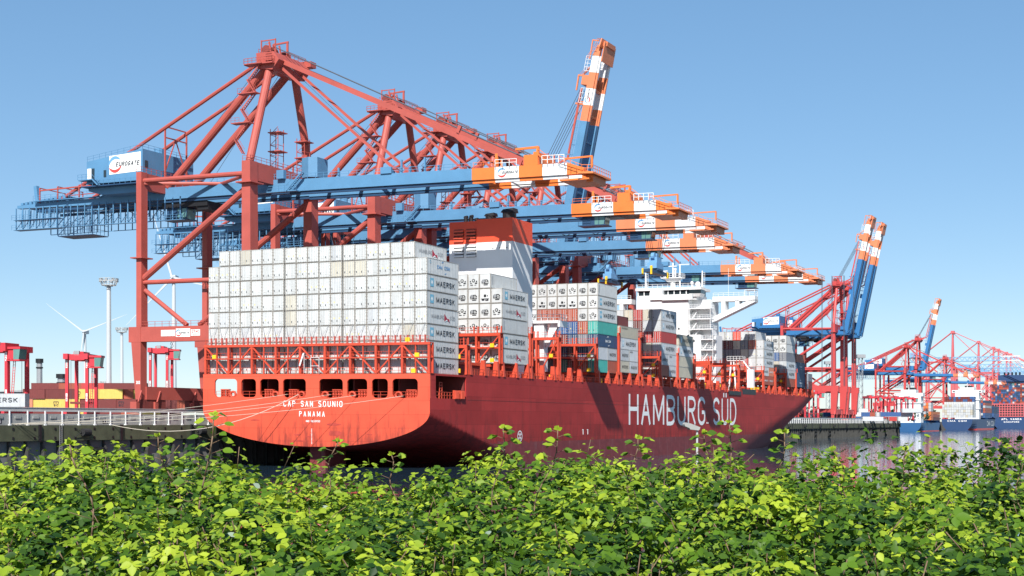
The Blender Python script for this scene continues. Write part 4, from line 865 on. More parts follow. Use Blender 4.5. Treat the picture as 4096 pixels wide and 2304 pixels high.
def crane_copy(src, label, v, reach=None, trolley=None, loc=None, s=1.0, rz=None):
    c = copy_tree(src); c.location = loc if loc is not None else W(-55, v, 9.0); c['label'] = label; c.scale = (s, s, s)
    if rz is not None: c.rotation_euler = (0, 0, rz)
    for k in list(c.children):
        n_ = k.name.split('.')[0]
        if n_ in ('crane_number', 'maker_sign'): bpy.data.objects.remove(k); continue
        if trolley is not None and n_ == 'trolley': k.location.x = trolley
    return c
crane_copy(c1, 'red and blue quay crane with a green glazed cab hanging near its boom tip', 69, trolley=79)
crane_copy(c1, 'third red and blue quay crane, lowered boom just behind the funnel top', 96.2, trolley=80)
c4 = crane_base('red and blue quay crane, fourth lowered boom from the stern, cab beneath it', 125, reach=.928, trolley=45)
for b_ in c4.children:
    if b_.name.startswith('boom'): b_.location.z -= 1.2
crane_copy(c4, 'red and blue quay crane behind the bridge mast, its lowered boom fifth from the stern', 190, trolley=-10)
crane_copy(c4, 'red and blue quay crane whose lowered boom reaches farthest right over the ship', 216, trolley=0)
cu = crane_base('quay crane whose striped boom stands raised high above all others', 158, boom_up=79, reach=.945)
crane_copy(cu, 'quay crane with raised boom beyond the bow, the nearer of the two side by side', 542)
crane_copy(cu, 'quay crane with raised boom beyond the bow, the farther of the two side by side', 571)
crane_copy(c4, 'distant red and blue quay crane, boom lowered, the leftmost beyond the end of the quay', 0, loc=(390, 1365, GZ), trolley=-20)
crane_copy(cu, 'distant quay crane with blue and orange boom raised, beyond the end of the quay', 0, loc=(428, 1457, GZ), s=1.17)
crane_copy(c4, 'distant red and blue quay crane, boom lowered, just right of the raised far boom', 0, loc=(509, 1622, GZ), trolley=30)
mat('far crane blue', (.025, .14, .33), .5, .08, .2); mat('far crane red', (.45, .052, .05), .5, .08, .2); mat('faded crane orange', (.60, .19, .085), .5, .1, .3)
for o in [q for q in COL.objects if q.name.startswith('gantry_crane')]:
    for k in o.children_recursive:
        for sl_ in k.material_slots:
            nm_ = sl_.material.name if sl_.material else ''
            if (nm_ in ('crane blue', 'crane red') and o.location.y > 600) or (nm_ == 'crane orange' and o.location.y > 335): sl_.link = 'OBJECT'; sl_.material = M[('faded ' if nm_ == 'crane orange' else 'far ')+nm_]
# taller pink lattice boom cranes farther off
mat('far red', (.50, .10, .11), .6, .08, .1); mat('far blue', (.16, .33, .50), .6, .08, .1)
def lattice_crane(label, v):
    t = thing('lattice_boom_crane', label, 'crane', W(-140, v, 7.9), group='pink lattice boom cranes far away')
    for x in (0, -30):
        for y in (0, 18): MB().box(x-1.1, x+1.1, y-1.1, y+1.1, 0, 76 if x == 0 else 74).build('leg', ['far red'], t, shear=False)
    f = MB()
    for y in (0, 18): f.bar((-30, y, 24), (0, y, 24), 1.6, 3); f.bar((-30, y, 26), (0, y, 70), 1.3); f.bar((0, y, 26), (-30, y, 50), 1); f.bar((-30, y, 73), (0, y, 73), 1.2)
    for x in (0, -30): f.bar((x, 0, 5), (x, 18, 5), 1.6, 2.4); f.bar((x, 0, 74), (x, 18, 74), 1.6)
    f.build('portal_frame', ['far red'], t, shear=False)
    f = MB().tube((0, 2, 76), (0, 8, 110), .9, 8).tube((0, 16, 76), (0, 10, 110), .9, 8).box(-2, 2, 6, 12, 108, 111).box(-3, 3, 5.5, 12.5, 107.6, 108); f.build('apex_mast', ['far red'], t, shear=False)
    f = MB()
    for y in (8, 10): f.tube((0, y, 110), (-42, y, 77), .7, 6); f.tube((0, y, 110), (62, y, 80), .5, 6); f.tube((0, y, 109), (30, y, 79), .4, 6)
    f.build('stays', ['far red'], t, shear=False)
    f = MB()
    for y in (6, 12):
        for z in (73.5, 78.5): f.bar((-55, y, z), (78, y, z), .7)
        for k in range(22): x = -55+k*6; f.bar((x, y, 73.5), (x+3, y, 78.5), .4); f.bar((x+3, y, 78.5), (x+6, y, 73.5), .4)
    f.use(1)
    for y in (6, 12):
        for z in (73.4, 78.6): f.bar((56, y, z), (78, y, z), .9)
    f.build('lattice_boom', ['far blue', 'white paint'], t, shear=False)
    MB().box(-50, -34, 2, 16, 79, 85).build('machinery_house', ['far blue'], t, shear=False)
    return t
p0 = lattice_crane('tallest pink lattice boom crane in the distance, leftmost of its row', 1535)
for lab, v in (('pink lattice boom crane, second from the left in the distant row', 1768), ('pink lattice boom crane, third from the left in the distant row', 1930), ('pink lattice boom crane, fourth from the left in the distant row', 1990),
               ('pink lattice boom crane, second from the right in the distant row', 2095), ('pink lattice boom crane, rightmost of the distant row', 2150)):
    c = copy_tree(p0); c.location = W(-140, v, 7.9); c['label'] = lab
a0, a1, a2, a3 = W(-133, 722, 0), W(-133, 3000, 0), W(-1500, 3000, 0), W(-1500, 722, 0)
tag(MB().prism([(p.x, p.y) for p in (a0, a3, a2, a1)], 'z', -2, GZ).build('far_quay_ground', ['yard ground'], shear=False), None, None, kind='structure')

# ------------------------------------------------------------------ ships far away
def far_ship(label, u, v, L, Bm, dz, paint, house, htop, wh, cont, boot='ring red', name=None, side=None):
    t = thing('cargo_ship', label, 'ship', W(u, v, 0)+Vector((0, 0, K*u)), group='ships moored along the far quay')
    f = MB(); rows = []
    for k, y in enumerate(np.linspace(0, L, 15)):
        q = max(0, (y/L-.72)/.28); h = Bm/2*(1-q**2.2); row = []
        for z in np.linspace(-1, dz+(2.5 if q > .3 else 0), 6):
            qz = max(0, min(1, z/dz)); hh = h*((1-.75*(1-qz)**2*q)); s0 = 1-(.35*(1-qz)**3 if y < L*.1 else 0); row.append((hh*s0, y-(6*(1-qz)*q), z))
        rows.append(row)
    for sd in (1, -1):
        for a_, b_ in zip(rows, rows[1:]):
            for k in range(5): f.use(1 if k == 0 else 0).face([(Bm/2+sd*p[0], p[1], p[2]) for p in (a_[k], b_[k], b_[k+1], a_[k+1])])
    r0 = rows[0]; f.use(0).face([(Bm/2-p[0], 0, p[2]) for p in r0[::-1]]+[(Bm/2+p[0], 0, p[2]) for p in r0])
    f.face([(Bm/2-p[-1][0], p[-1][1], dz) for p in rows]+[(Bm/2+p[-1][0], p[-1][1], dz) for p in rows[::-1]])
    f.build('hull', [paint, boot], t, shear=False)
    y0, y1 = house; f = MB().box(Bm/2-wh/2, Bm/2+wh/2, y0, y1, dz, htop).box(-.5, Bm+.5, y0+1, y1-1, htop-3, htop).box(Bm/2-wh*.3, Bm/2+wh*.3, y0, y1, htop, htop+3).bar((Bm/2, y0+3, htop), (Bm/2, y0+3, htop+8), .5).box(Bm/2-wh/2-1.2, Bm/2+wh/2+1.2, y0-1, y1, dz+(htop-dz)*.35, dz+(htop-dz)*.37).box(Bm/2-wh/2-1.2, Bm/2+wh/2+1.2, y0-1, y1, dz+(htop-dz)*.65, dz+(htop-dz)*.67)
    h = f.build('superstructure', ['white paint'], t, shear=False)
    f = MB()
    for k in range(9): x = k*Bm/9; f.box(x+.3, x+Bm/9-.6, y0+.9, y0+1, htop-2.1, htop-1)
    for k in range(4): f.box(Bm/2+wh*.3, Bm/2+wh*.3+.6, y0-.06, y0, dz+3+k*3, dz+4+k*3); f.box(Bm/2+wh/2, Bm/2+wh/2+.06, y0+2, y0+3, dz+3+k*3, dz+4+k*3)
    f.build('window', ['dark window'], h, shear=False)
    f = MB().box(Bm/2-3, Bm/2+4, y0+5, y1+4, htop, htop+5); f.build('funnel', ['black steel'], t, shear=False)
    if name:
        f = MB()
        for st_, z, wd, hh in name: f = MB().text(st_, (Bm/2-wd/2, -.1, z), X, Z3, wd, hh, 0, th=.2); f.build('ship_name', ['letter white'], t, shear=False)
    if side: f = MB().text(side[0], (Bm+.1, side[1], side[2]), Y, Z3, side[3], side[4], 0, .03); f.build('company_name', ['letter white'], t, shear=False)
    return t
FS = {}
mat('far navy', (.018, .05, .13), .5, .1, .1); mat('far dark blue', (.02, .035, .075), .5, .1, .1); mat('far bright blue', (.018, .085, .21), .5, .1, .1)
far_ship('small blue feeder ship with white deckhouse at its stern, beyond the end of the quay', -121, 1066, 140, 24, 8, 'far bright blue', (4, 18), 35, 22, None)
far_ship('dark blue container ship carrying white containers aft, middle of the distant ships', -122, 1343, 260, 32, 12, 'far navy', (75, 88), 45, 26, None, name=[('CMA CGM', 9, 20, 1.8)], side=('CMA CGM', 120, 4, 70, 6))
av = far_ship('largest distant container ship, blue hull, stern cut off at the right edge', -122, 1766, 360, 52, 16, 'far navy', (60, 72), 60, 40, None, name=[('APL VANDA', 11.5, 26, 2.6), ('SINGAPORE', 8, 20, 1.8)])
f = MB().box(0, 52, -1, 1.5, 16, 34); f.use(1)
for i in range(15):
    for k in range(5): f.box(1.2+i*3.4, 3.6+i*3.4, -1.05, -.9, 17.2+k*3.3, 19.4+k*3.3)
f.build('stern_lattice', ['far red', 'black steel'], av, shear=False)
f = MB().box(4, 50, 40, 56, 60, 74); f.use(1).box(4, 50, 39.9, 56, 56, 60)
for k in range(5): f.use(2).tube((12+k*5, 46, 74), (12+k*5, 46, 78), 1.2, 8)
f.build('engine_casing', ['far navy', 'white paint', 'black steel'], av, shear=False)
# their containers, several hundred a few pixels each, as one mass
pal = ['container '+k for k in ('white', 'brown', 'maroon', 'navy', 'blue', 'grey', 'orange', 'beige', 'teal', 'red')]
f = MB(); r3 = random.Random(11)
def cmass(u, v, n, m, z0, L, w, h, choice):
    for i in range(n):
        for k in range(m):
            p = W(u+i*w, v, 0); f.use(choice(i, k)); a_, b_ = .94*w, .94*h
            o = [Vector((0, 0, 0)), Vector((CA*a_, -SA*a_, 0)), Vector((CA*a_+SA*L, -SA*a_+CA*L, 0)), Vector((SA*L, CA*L, 0))]; z = z0+k*h
            f.hexa([(p.x+q.x, p.y+q.y, z) for q in o]+[(p.x+q.x, p.y+q.y, z+b_) for q in o])
mixed = lambda i, k: r3.choice([1, 1, 2, 2, 1, 3, 3, 3, 4, 5, 9])
cmass(-119, 1090, 9, 4, 10.5, 12, 2.45, 2.7, lambda i, k: r3.choice([6, 6, 1, 5, 7])); cmass(-110, 1110, 6, 6, 10.5, 12, 2.45, 2.7, lambda i, k: r3.choice([6, 6, 6, 5, 8])); cmass(-117, 1135, 8, 3, 10.5, 40, 2.45, 2.7, lambda i, k: r3.choice([1, 2, 6]))
cmass(-122, 1347, 13, 5, 13.5, 12, 2.45, 2.9, lambda i, k: r3.choice([0, 0, 0, 7, 5])); cmass(-122, 1361, 13, 8, 13.5, 12, 2.45, 2.9, lambda i, k: 0 if k < 6 else r3.choice([2, 2, 4])); cmass(-122, 1450, 13, 7, 13.5, 60, 2.45, 2.9, mixed); cmass(-122, 1530, 13, 5, 13.5, 50, 2.45, 2.9, lambda i, k: r3.choice([3, 4, 5, 3]))
cmass(-122, 1768, 21, 10, 34, 12, 2.47, 2.75, mixed); cmass(-122, 1784, 21, 9, 34, 24, 2.47, 2.75, mixed); cmass(-122, 1850, 21, 13, 20, 200, 2.47, 2.9, mixed)
tag(f.build('stacked_containers', pal, shear=False), None, None, kind='stuff')

# ------------------------------------------------------------------ the yard on the left: containers, straddle carriers, masts, turbines
def carrier(label, loc, rz=0., s=1.0, number='105'):
    t = thing('straddle_carrier', label, 'straddle carrier', loc, rz, 'red straddle carriers in the yard')
    for x in (-2.4, 2.4):
        for y in (-3.6, 3.6): MB().box(x-.35, x+.35, y-.4, y+.4, 1.2, 15.4).build('leg', ['carrier red'], t, shear=False)
        f = MB().box(x-.4, x+.4, -5.2, 5.2, .9, 1.7); f.build('sill', ['carrier red'], t, shear=False)
        f = MB()
        for y in (-4.4, -2.4, 2.4, 4.4): f.tube((x-.3, y, .75), (x+.3, y, .75), .75, 12)
        f.build('wheel', ['rubber'], t, shear=False)
        MB().box(x-.55, x+.55, -5, 5, 14.3, 15.6).build('top_girder', ['carrier red'], t, shear=False)
    f = MB()
    for y in (-3.6, 0, 3.6): f.box(-2.4, 2.4, y-.5, y+.5, 14.1, 15.5)
    f.box(-1.2, 1.2, -2.5, 2.5, 15.5, 16.2); f.use(1).box(-.6, .6, -4.1, -3.3, 15.2, 16.3); f.build('cross_beam', ['carrier red', 'grey steel'], t, shear=False)
    f = MB().box(2.7, 4.6, -4.0, -1.2, 12.6, 14.9); f.use(1).hexa([(4.3, -4.2, 12.5), (5.6, -4.2, 12.5), (5.6, -1.6, 12.5), (4.3, -1.6, 12.5), (4.3, -4.2, 14.7), (5.9, -4.2, 14.7), (5.9, -1.6, 14.7), (4.3, -1.6, 14.7)]); f.use(0).box(2.6, 6, -4.3, -1.3, 14.7, 15.2).box(2.6, 5.8, -4.2, -1.4, 12.2, 12.5)
    f.build('driver_cab', ['carrier red', 'green glass'], t, shear=False)
    f = MB().box(-1.9, 1.9, -3, 3, 3.6, 4.1); f.use(1)
    for x in (-1.8, 1.8):
        for y in (-2.6, 2.6): f.tube((x, y, 4), (x, y, 14.2), .05, 5)
    f.build('spreader', ['dark deck', 'cable'], t, shear=False)
    f = MB(); f.bar((2.9, -3.2, 1.6), (3.3, -2.6, 12.4), .1).bar((3.4, -3.2, 1.6), (3.8, -2.6, 12.4), .1)
    for k in range(18): f.bar((2.9+.022*k, -3.2+.033*k, 1.8+k*.6), (3.4+.022*k, -3.2+.033*k, 1.8+k*.6), .07)
    f.build('ladder', ['carrier red'], t, shear=False)
    f = MB()
    for x in (-2.4, 2.4):
        for z in (12.2, 4.2):
            f.use(1).face([(x-.2, -4.02, z), (x+.2, -4.02, z), (x+.2, -4.02, z+1.9), (x-.2, -4.02, z+1.9)])
            for k, ch in enumerate(number): f.text(ch, (x-.15, -4.05, z+1.35-k*.6), X, Z3, .3, .45, 0, .03)
    f.build('number_plate', ['letter dark', 'letter white'], t, shear=False)
    return t
k1 = carrier('red straddle carrier with numbered legs, in front of the farther wind turbine', (-104.5, 334, GZ))
def cc(label, loc, rz=0.):
    c = copy_tree(k1); c.location = loc; c.rotation_euler = (0, 0, rz); c['label'] = label; return c
cc('largest red straddle carrier, cut off by the left edge, cab with green glass', (-109.0, 297, GZ), -.25)
cc('red straddle carrier in shadow between the lower legs of the nearest crane', (-102, 400, GZ+5), .05)
cc('distant red straddle carrier left of the nearest crane leg, its cab facing left', (-178, 640, GZ), math.pi-.2)
cc('distant red straddle carrier beside the grey chimney, low behind the containers', (-203, 600, GZ), .9)
cc('distant red straddle carrier seen through the legs of the numbered one', (-193, 660, GZ), .9)
cc('small red straddle carrier on the far yard just right of the bow', (160, 735, GZ), .1)
for i, x in enumerate((-4, 5, 15, 24)): cc(('small red straddle carrier, leftmost of four on the far yard', 'small red straddle carrier, second of four on the far yard', 'small red straddle carrier, third of four on the far yard', 'small red straddle carrier, rightmost of four on the far yard')[i], (229+x*1.25, 860+i*14, GZ), .15)
gq = 'containers in the yard behind the quay'
def yc(x0, tier, z, L, paint, end, logo, label, rz=math.pi/2+.05, h=2.62):
    # laid with its long side to the water
    c = link('shipping_container', cbody(L, paint)); c.location = ((x0-2048)/5500*z, z, GZ+tier*h); c.rotation_euler = (0, 0, -math.pi/2+.04); c.scale = (1, 1, h/2.9); tag(c, label, 'container', gq)
    for s in (-1, 1): link('door', cdoor(s, paint, tier), c)
    if logo: link('logo', clogo(logo, L), c)
row2 = [(97, 5.6, 'maroon', None), (132, 12.0, 'maroon', 'marks'), (213, 12, 'yellow', 'msc'), (308, 12, 'yellow', None), (379, 2.4, 'maroon', None), (402, 5.8, 'maroon', None), (447, 5.8, 'brown', None), (470, 12, 'yellow', 'msc'), (560, 12, 'maroon', None)]
row1 = [(97, 2.5, 'salmon', None), (126, 12, 'yellow', 'msc'), (231, 6, 'yellow', None), (283, 12, 'maroon', None), (386, 12, 'maroon', 'msc'), (457, 12, 'maroon', 'script'), (527, 12, 'maroon', 'marks'), (612, 12, 'brown', None)]
row0 = [(60, 12, 'maroon', None), (135, 12, 'brown', 'script'), (215, 12, 'yellow', None), (300, 12, 'maroon', None), (384, 12, 'brown', None), (460, 12, 'yellow', 'msc'), (540, 12, 'maroon', None)]
for t_, rw, wd in ((2, row2, 'upper'), (1, row1, 'middle'), (0, row0, 'lowest')):
    for i, (x, L_, p, lg) in enumerate(rw): yc(x, t_, 357+.4*i, L_, p, True, lg, f'{p} container, {ORD[i+1]} from the left in the {wd} row behind the quay rail')
for i, (x, p) in enumerate(((130, 'maroon'), (240, 'brown'), (330, 'red'), (420, 'maroon'))): yc(x, 3, 395, 12, p, True, None, f'{p} container, {ORD[i+1]} in the back row showing just above the upper row', h=2.62)
c = container((-114.9, 292.5, GZ+2.4), 'grey', 'large grey container with dark lettering held by the leftmost straddle carrier', 'door', 'star', L=12, rz=-math.pi/2-.05, group=gq)
r4 = random.Random(4)
for i in range(26):
    z = 800+r4.uniform(0, 60); x = 3170+i*17.5
    p = r4.choice(['red', 'pale', 'white', 'brown', 'grey', 'salmon', 'blue'])
    yc(x, i % 2+(1 if i % 5 == 0 else 0), z, 12 if i % 3 else 6, p, True, None, f'small {NM.get(p, p)} container on the far yard, {ORD[i//2+1]} from the left in its {["lower", "upper"][i % 2]} row')
def mast(label, x, z, h, rad):
    t = thing('floodlight_mast', label, 'light mast', ((x-2048)/5500*z, z, GZ), 0, 'floodlight masts in the yard')
    MB().tube((0, 0, 0), (0, 0, h-2), rad, 12, rad*.72).build('pole', ['hazed white'], t, shear=False)
    f = MB(); n = 16
    for k in range(n):
        a_, b_ = 2*math.pi*k/n, 2*math.pi*(k+1)/n
        for rr, zz in ((2.0, h-2), (2.7, h-.1), (2.7, h-.9)): f.bar((rr*math.cos(a_), rr*math.sin(a_), zz), (rr*math.cos(b_), rr*math.sin(b_), zz), .14)
        f.bar((2.0*math.cos(a_), 2.0*math.sin(a_), h-2), (2.7*math.cos(a_), 2.7*math.sin(a_), h-.1), .12)
        if k % 2 == 0: f.bar((0, 0, h-2), (2.0*math.cos(a_), 2.0*math.sin(a_), h-2), .12)
    f.tube((0, 0, h-2.3), (0, 0, h-1.9), 1.2, 12); f.build('lamp_ring', ['pale steel'], t, shear=False)
    f = MB()
    for k in range(8): a_ = 2*math.pi*k/8; f.box(2.4*math.cos(a_)-.3, 2.4*math.cos(a_)+.3, 2.4*math.sin(a_)-.3, 2.4*math.sin(a_)+.3, h-.8, h-.1)
    f.build('floodlight', ['grey steel'], t, shear=False)
mast('tallest white floodlight mast with a round lamp ring, left of the nearest crane', 435, 395, 40.5, .85)
mast('shorter white floodlight mast with a round lamp ring, close beside the crane leg', 487, 600, 40.5, .85)
mast('thin distant white mast between the straddle carrier and the tall mast', 418, 800, 23, .5)
mast('small distant lamp mast between the two chimneys', 222, 1000, 26, .4)
def turbine(label, x, y, z, blades, writing=False):
    hz = EYE+(1690-y)/5500*z
    t = thing('wind_turbine', label, 'wind turbine', ((x-2048)/5500*z, z, GZ), 0, 'white wind turbines')
    h = hz-GZ; MB().tube((0, 0, 0), (0, 0, h), 2.2, 16, 1.1).build('tower', ['hazed white'], t, shear=False, smooth=False)
    MB().hexa([(-1.8, -3, h-1.8), (1.8, -3, h-1.8), (1.8, 7, h-1.6), (-1.8, 7, h-1.6), (-1.8, -3, h+1.8), (1.8, -3, h+1.8), (1.8, 7, h+1.8), (-1.8, 7, h+1.8)]).tube((0, -3, h), (0, -5.5, h), 1.8, 12, .6).build('nacelle', ['hazed white'], t, shear=False)
    for a_ in blades:
        d = Vector((math.cos(R(a_)), 0, math.sin(R(a_)))); n_ = Vector((-d.z, 0, d.x)); f = MB(); L_ = 46; p = Vector((0, -4, h))
        pr = [(.0, .7, .7), (.12, .85, .4), (.4, .55, .25), (.75, .32, .15), (1, .1, .05)]
        for (a0_, w0, t0), (a1_, w1, t1) in zip(pr, pr[1:]):
            q = []
            for aa, ww, tt in ((a0_, w0, t0), (a1_, w1, t1)): q += [p+d*L_*aa+n_*ww+Vector((0, -tt, 0)), p+d*L_*aa-n_*ww*.6+Vector((0, -tt, 0)), p+d*L_*aa-n_*ww*.6+Vector((0, tt, 0)), p+d*L_*aa+n_*ww+Vector((0, tt, 0))]
            f.hexa(q)
        f.build('blade', ['hazed white'], t, shear=False)
    if writing:
        f = MB().text('EUROGATE', (-1.1, -3.05, h*.44), Z3, (-1, 0, 0), 22, 1.7, 0, .02, 1.1, .2)
        f.v = [(x_+1.2, y_, z_) for x_, y_, z_ in f.v]; f.build('lettering', ['letter dark'], t, shear=False)
        MB().tube((0, 0, h*.185), (0, 0, h*.215), 2.08, 16, 2.04).build('red_band', ['ring red'], t, shear=False)
turbine('nearer white wind turbine standing behind the nearest crane portal', 695, 1112, 950, (107, -14, 226), True)
turbine('farther white wind turbine above the numbered straddle carrier', 340, 1328, 1350, (143, 22, 262))
def chimney(label, x, z, y0, r_):
    t = thing('chimney', label, 'chimney', ((x-2048)/5500*z, z, GZ), 0, 'dark industrial chimneys'); h = EYE+(1690-y0)/5500*z-GZ
    MB().tube((0, 0, 0), (0, 0, h), r_, 12, r_*.9).build('shaft', ['grey steel'], t, shear=False); MB().tube((0, 0, h-3), (0, 0, h), r_*1.25, 12).tube((0, 0, h-7), (0, 0, h-6), r_*1.15, 12).build('cap', ['black steel'], t, shear=False)
chimney('taller slim dark chimney left of the numbered straddle carrier', 158, 1000, 1435, 2.2)
chimney('short thick dark chimney close beside the numbered straddle carrier', 246, 1000, 1496, 3.1)
def shed(label, x0, x1, z, y0, m):
    t = thing('warehouse', label, 'building', ((x0-2048)/5500*z, z, GZ), 0, 'low warehouses behind the yard'); wd = (x1-x0)/5500*z; h = EYE+(1690-y0)/5500*z-GZ
    MB().box(0, wd, 0, 40, 0, h).build('wall', [m], t, shear=False); MB().prism([(-1, h), (wd+1, h), (wd*.5, h+wd*.03)], 'y', -1, 41).build('roof', ['grey steel'], t, shear=False)
    f = MB()
    for k in range(int(wd/12)): f.box(k*12+3, k*12+8, -.1, 0, h*.55, h*.8)
    f.build('window', ['dark window'], t, shear=False)
shed('long low dark warehouse left of the numbered straddle carrier', -40, 300, 760, 1568, 'container dim')
shed('long low grey warehouse between the carrier and the crane leg', 380, 560, 900, 1560, 'container dim')
for (x, z, h, lab) in ((3442, 1000, 46, 'thin steel lattice tower standing on the far yard right of the raised booms'), (3312, 1200, 50, 'thin lattice tower behind the near crane with raised boom')):
    t = thing('lattice_tower', lab, 'tower', ((x-2048)/5500*z, z, GZ), 0, 'lattice towers on the far yard'); f = MB()
    for a_, b_ in ((-1.6, -1.6), (1.6, -1.6), (1.6, 1.6), (-1.6, 1.6)): f.bar((a_, b_, 0), (a_*.8, b_*.8, h), .3)
    for k in range(10):
        z0_, z1_ = h*k/10, h*(k+1)/10; f.bar((-1.5, -1.6, z0_), (1.5, -1.6, z1_), .22).bar((1.5, -1.6, z0_), (-1.5, -1.6, z1_), .22).bar((1.6, -1.5, z0_), (1.6, 1.5, z1_), .22)
    f.build('frame', ['grey steel'], t, shear=False); MB().box(-3, 3, -3, 3, h, h+2.5).build('head', ['grey steel'], t, shear=False)
# spreaders hanging from the cranes
def spreader(label, u, v, z, ztop, rz=-A):
    t = thing('container_spreader', label, 'spreader', W(u, v, z), rz, 'container spreaders hanging from the cranes')
    MB().box(-1.1, 1.1, -5.8, 5.8, 0, .7).box(-1.3, 1.3, -2, 2, .7, 1.2).build('frame', ['crane deep blue'], t, shear=False)
    f = MB().box(-1.2, 1.2, -2.4, 2.4, 1.2, 2.6).box(-1, 1, -1.6, 1.6, 2.6, 4.0)
    for y in (-1.4, .6): f.tube((-.4, y, 4.2), (.4, y, 4.2), .9, 12)
    f.build('headblock', ['ring blue'], t, shear=False)
    MB().box(-1.3, -.9, -6, -5.6, -.6, .9).box(.9, 1.3, -6, -5.6, -.6, .9).box(.9, 1.3, 5.4, 6, -.6, .9).box(-.3, .3, -3, -2.7, .7, 1.8).build('flipper', ['yellow paint'], t, shear=False)
    f = MB()
    for x in (-1, 1):
        for y in (-1.6, -.6, .6, 1.6): f.tube((x, y, 4), (x*2, y*1.5, ztop-z), .06, 5)
    f.build('hoist_rope', ['cable'], t, shear=False)
spreader('blue and yellow spreader hanging before the striped boom, left of the glazed cab', 2, 107, 44.5, 54)
spreader('blue and orange spreader hanging just above the ship bridge roof', -22, 137, 45.6, 54)
spreader('blue and yellow spreader hanging beside the nearest crane far leg', -71, 80, 46, 54)
f_ = thing('hoist_rope', 'thin parallel hoist ropes hanging below the farthest lowered boom', 'rope', W(14, 227, 20)); f = MB()
for x in (0, 3.2, 7, 10):
    for y in (0, 1.2): f.tube((x, y, 0), (x, y, 35), .07, 5)
f.build('strand', ['cable'], f_, shear=False)

# ------------------------------------------------------------------ mooring ropes
def rope(label, a, b, sag, r=.038):
    a, b = Vector(a), Vector(b); pts = []
    for k in range(17): t = k/16; p = a.lerp(b, t); p.z -= sag*4*t*(1-t); pts.append(tuple(W(*p)))
    f = MB(); f.path(pts, r, 5); o = f.build('mooring_rope', ['rope'], shear=False); tag(o, label, 'rope', 'pale mooring ropes from the stern to the quay')
BL = (-52, -46, 7.3)
rope('topmost taut mooring rope from the fourth stern opening to the left quay', (-29.4, -1.9, 13.0), BL, .5)
rope('taut mooring rope starting from the fifth stern opening', (-20.0, -1.9, 13.0), BL, .9)
rope('taut mooring rope starting from the sixth stern opening', (-14.6, -1.9, 12.9), (-52, -46.6, 7.3), 1.0)
rope('lowest taut mooring rope starting from the rightmost stern opening', (-4.8, -1.9, 12.8), (-52, -45.4, 7.25), 1.2)
rope('slack white mooring rope sagging in a curve towards the quay', (-27.0, -1.9, 13.0), (-52, -23.5, 7.2), 3.4, .06)

# ------------------------------------------------------------------ trees on the far shore
mat('far leaves', (.035, .06, .03), .8, .4, .2)
r5 = np.random.default_rng(3)
def clump(n, sx, sy, sz, leaf):
    f = MB()
    for k in range(n):
        d = r5.normal(size=3); d /= np.linalg.norm(d); rr = r5.uniform(.55, 1); c = np.array([d[0]*sx, d[1]*sy, abs(d[2])*sz])*rr+r5.normal(size=3)*sx*.08
        a_ = r5.normal(size=3); a_ /= np.linalg.norm(a_); b_ = np.cross(a_, d); b_ /= np.linalg.norm(b_)+1e-6; s_ = leaf*r5.uniform(.6, 1.3)
        f.face([c-a_*s_, c+b_*s_*.7, c+a_*s_, c-b_*s_*.7])
    return f
for i in range(16):
    x = 3180+i*36+r5.uniform(-10, 10); z = 1250+r5.uniform(-80, 120)
    if 3480 < x < 3560: z += 300
    t = thing('tree', f'dark green tree on the far shore, {ORD[i+1]} from the left', 'tree', ((x-2048)/5500*z, z, GZ), 0, 'dark trees behind the far yard')
    s_ = r5.uniform(7, 10); MB().tube((0, 0, 0), (0, 0, s_*.7), .5, 6, .3).build('trunk', ['soil'], t, shear=False)
    o = clump(160, s_, s_, s_*1.1, 1.5).build('crown', ['far leaves'], t, shear=False); o.location.z = s_*.4

# ------------------------------------------------------------------ lamp by the shore path
t = thing('street_lamp', 'grey street lamp with a flat mossy head, standing in front of the large white letters', 'street lamp', (7.0, 52, 2.7), .28)
MB().tube((0, 0, 0), (0, 0, 5.3), .05, 10, .04).build('pole', ['pale steel'], t, shear=False)
MB().prism([(-.56, 5.43), (-.54, 5.36), (-.36, 5.29), (-.33, 5.24), (.0, 5.2), (.06, 5.24), (.08, 5.32), (-.3, 5.46), (-.5, 5.5)], 'y', -.12, .12).build('lamp_head', ['concrete'], t, shear=False)

# ------------------------------------------------------------------ bramble thicket in the foreground
def leafmat(name, c0, c1, c2, trans=.28):
    m = bpy.data.materials.new(name); m.use_nodes = True; n = m.node_tree.nodes; l = m.node_tree.links; b = n['Principled BSDF']
    at = n.new('ShaderNodeAttribute'); at.attribute_name = 'tone'; cr = n.new('ShaderNodeValToRGB'); e = cr.color_ramp.elements
    e[0].color = (*c0, 1); e[1].color = (*c2, 1); k = e.new(.55); k.color = (*c1, 1); l.new(at.outputs['Fac'], cr.inputs[0])
    b.inputs['Roughness'].default_value = .5; b.inputs['Specular IOR Level'].default_value = .22; l.new(cr.outputs[0], b.inputs['Base Color'])
    tr = n.new('ShaderNodeBsdfTranslucent'); l.new(cr.outputs[0], tr.inputs[0]); mx = n.new('ShaderNodeMixShader'); mx.inputs[0].default_value = trans
    l.new(b.outputs[0], mx.inputs[1]); l.new(tr.outputs[0], mx.inputs[2]); l.new(mx.outputs[0], n['Material Output'].inputs[0]); M[name] = m
leafmat('bramble leaf', (.013, .044, .007), (.095, .19, .012), (.35, .44, .03)); leafmat('pale leaf', (.22, .30, .22), (.30, .37, .28), (.34, .42, .32), .2)  # darkest leaf tone lowered to put the shade of the gaps in it
mat('bramble stem', (.16, .10, .06), .7, .3, 8)
prof = [(0, 0), (.16, .30), (.40, .46), (.68, .34), (.88, .15), (1, 0)]
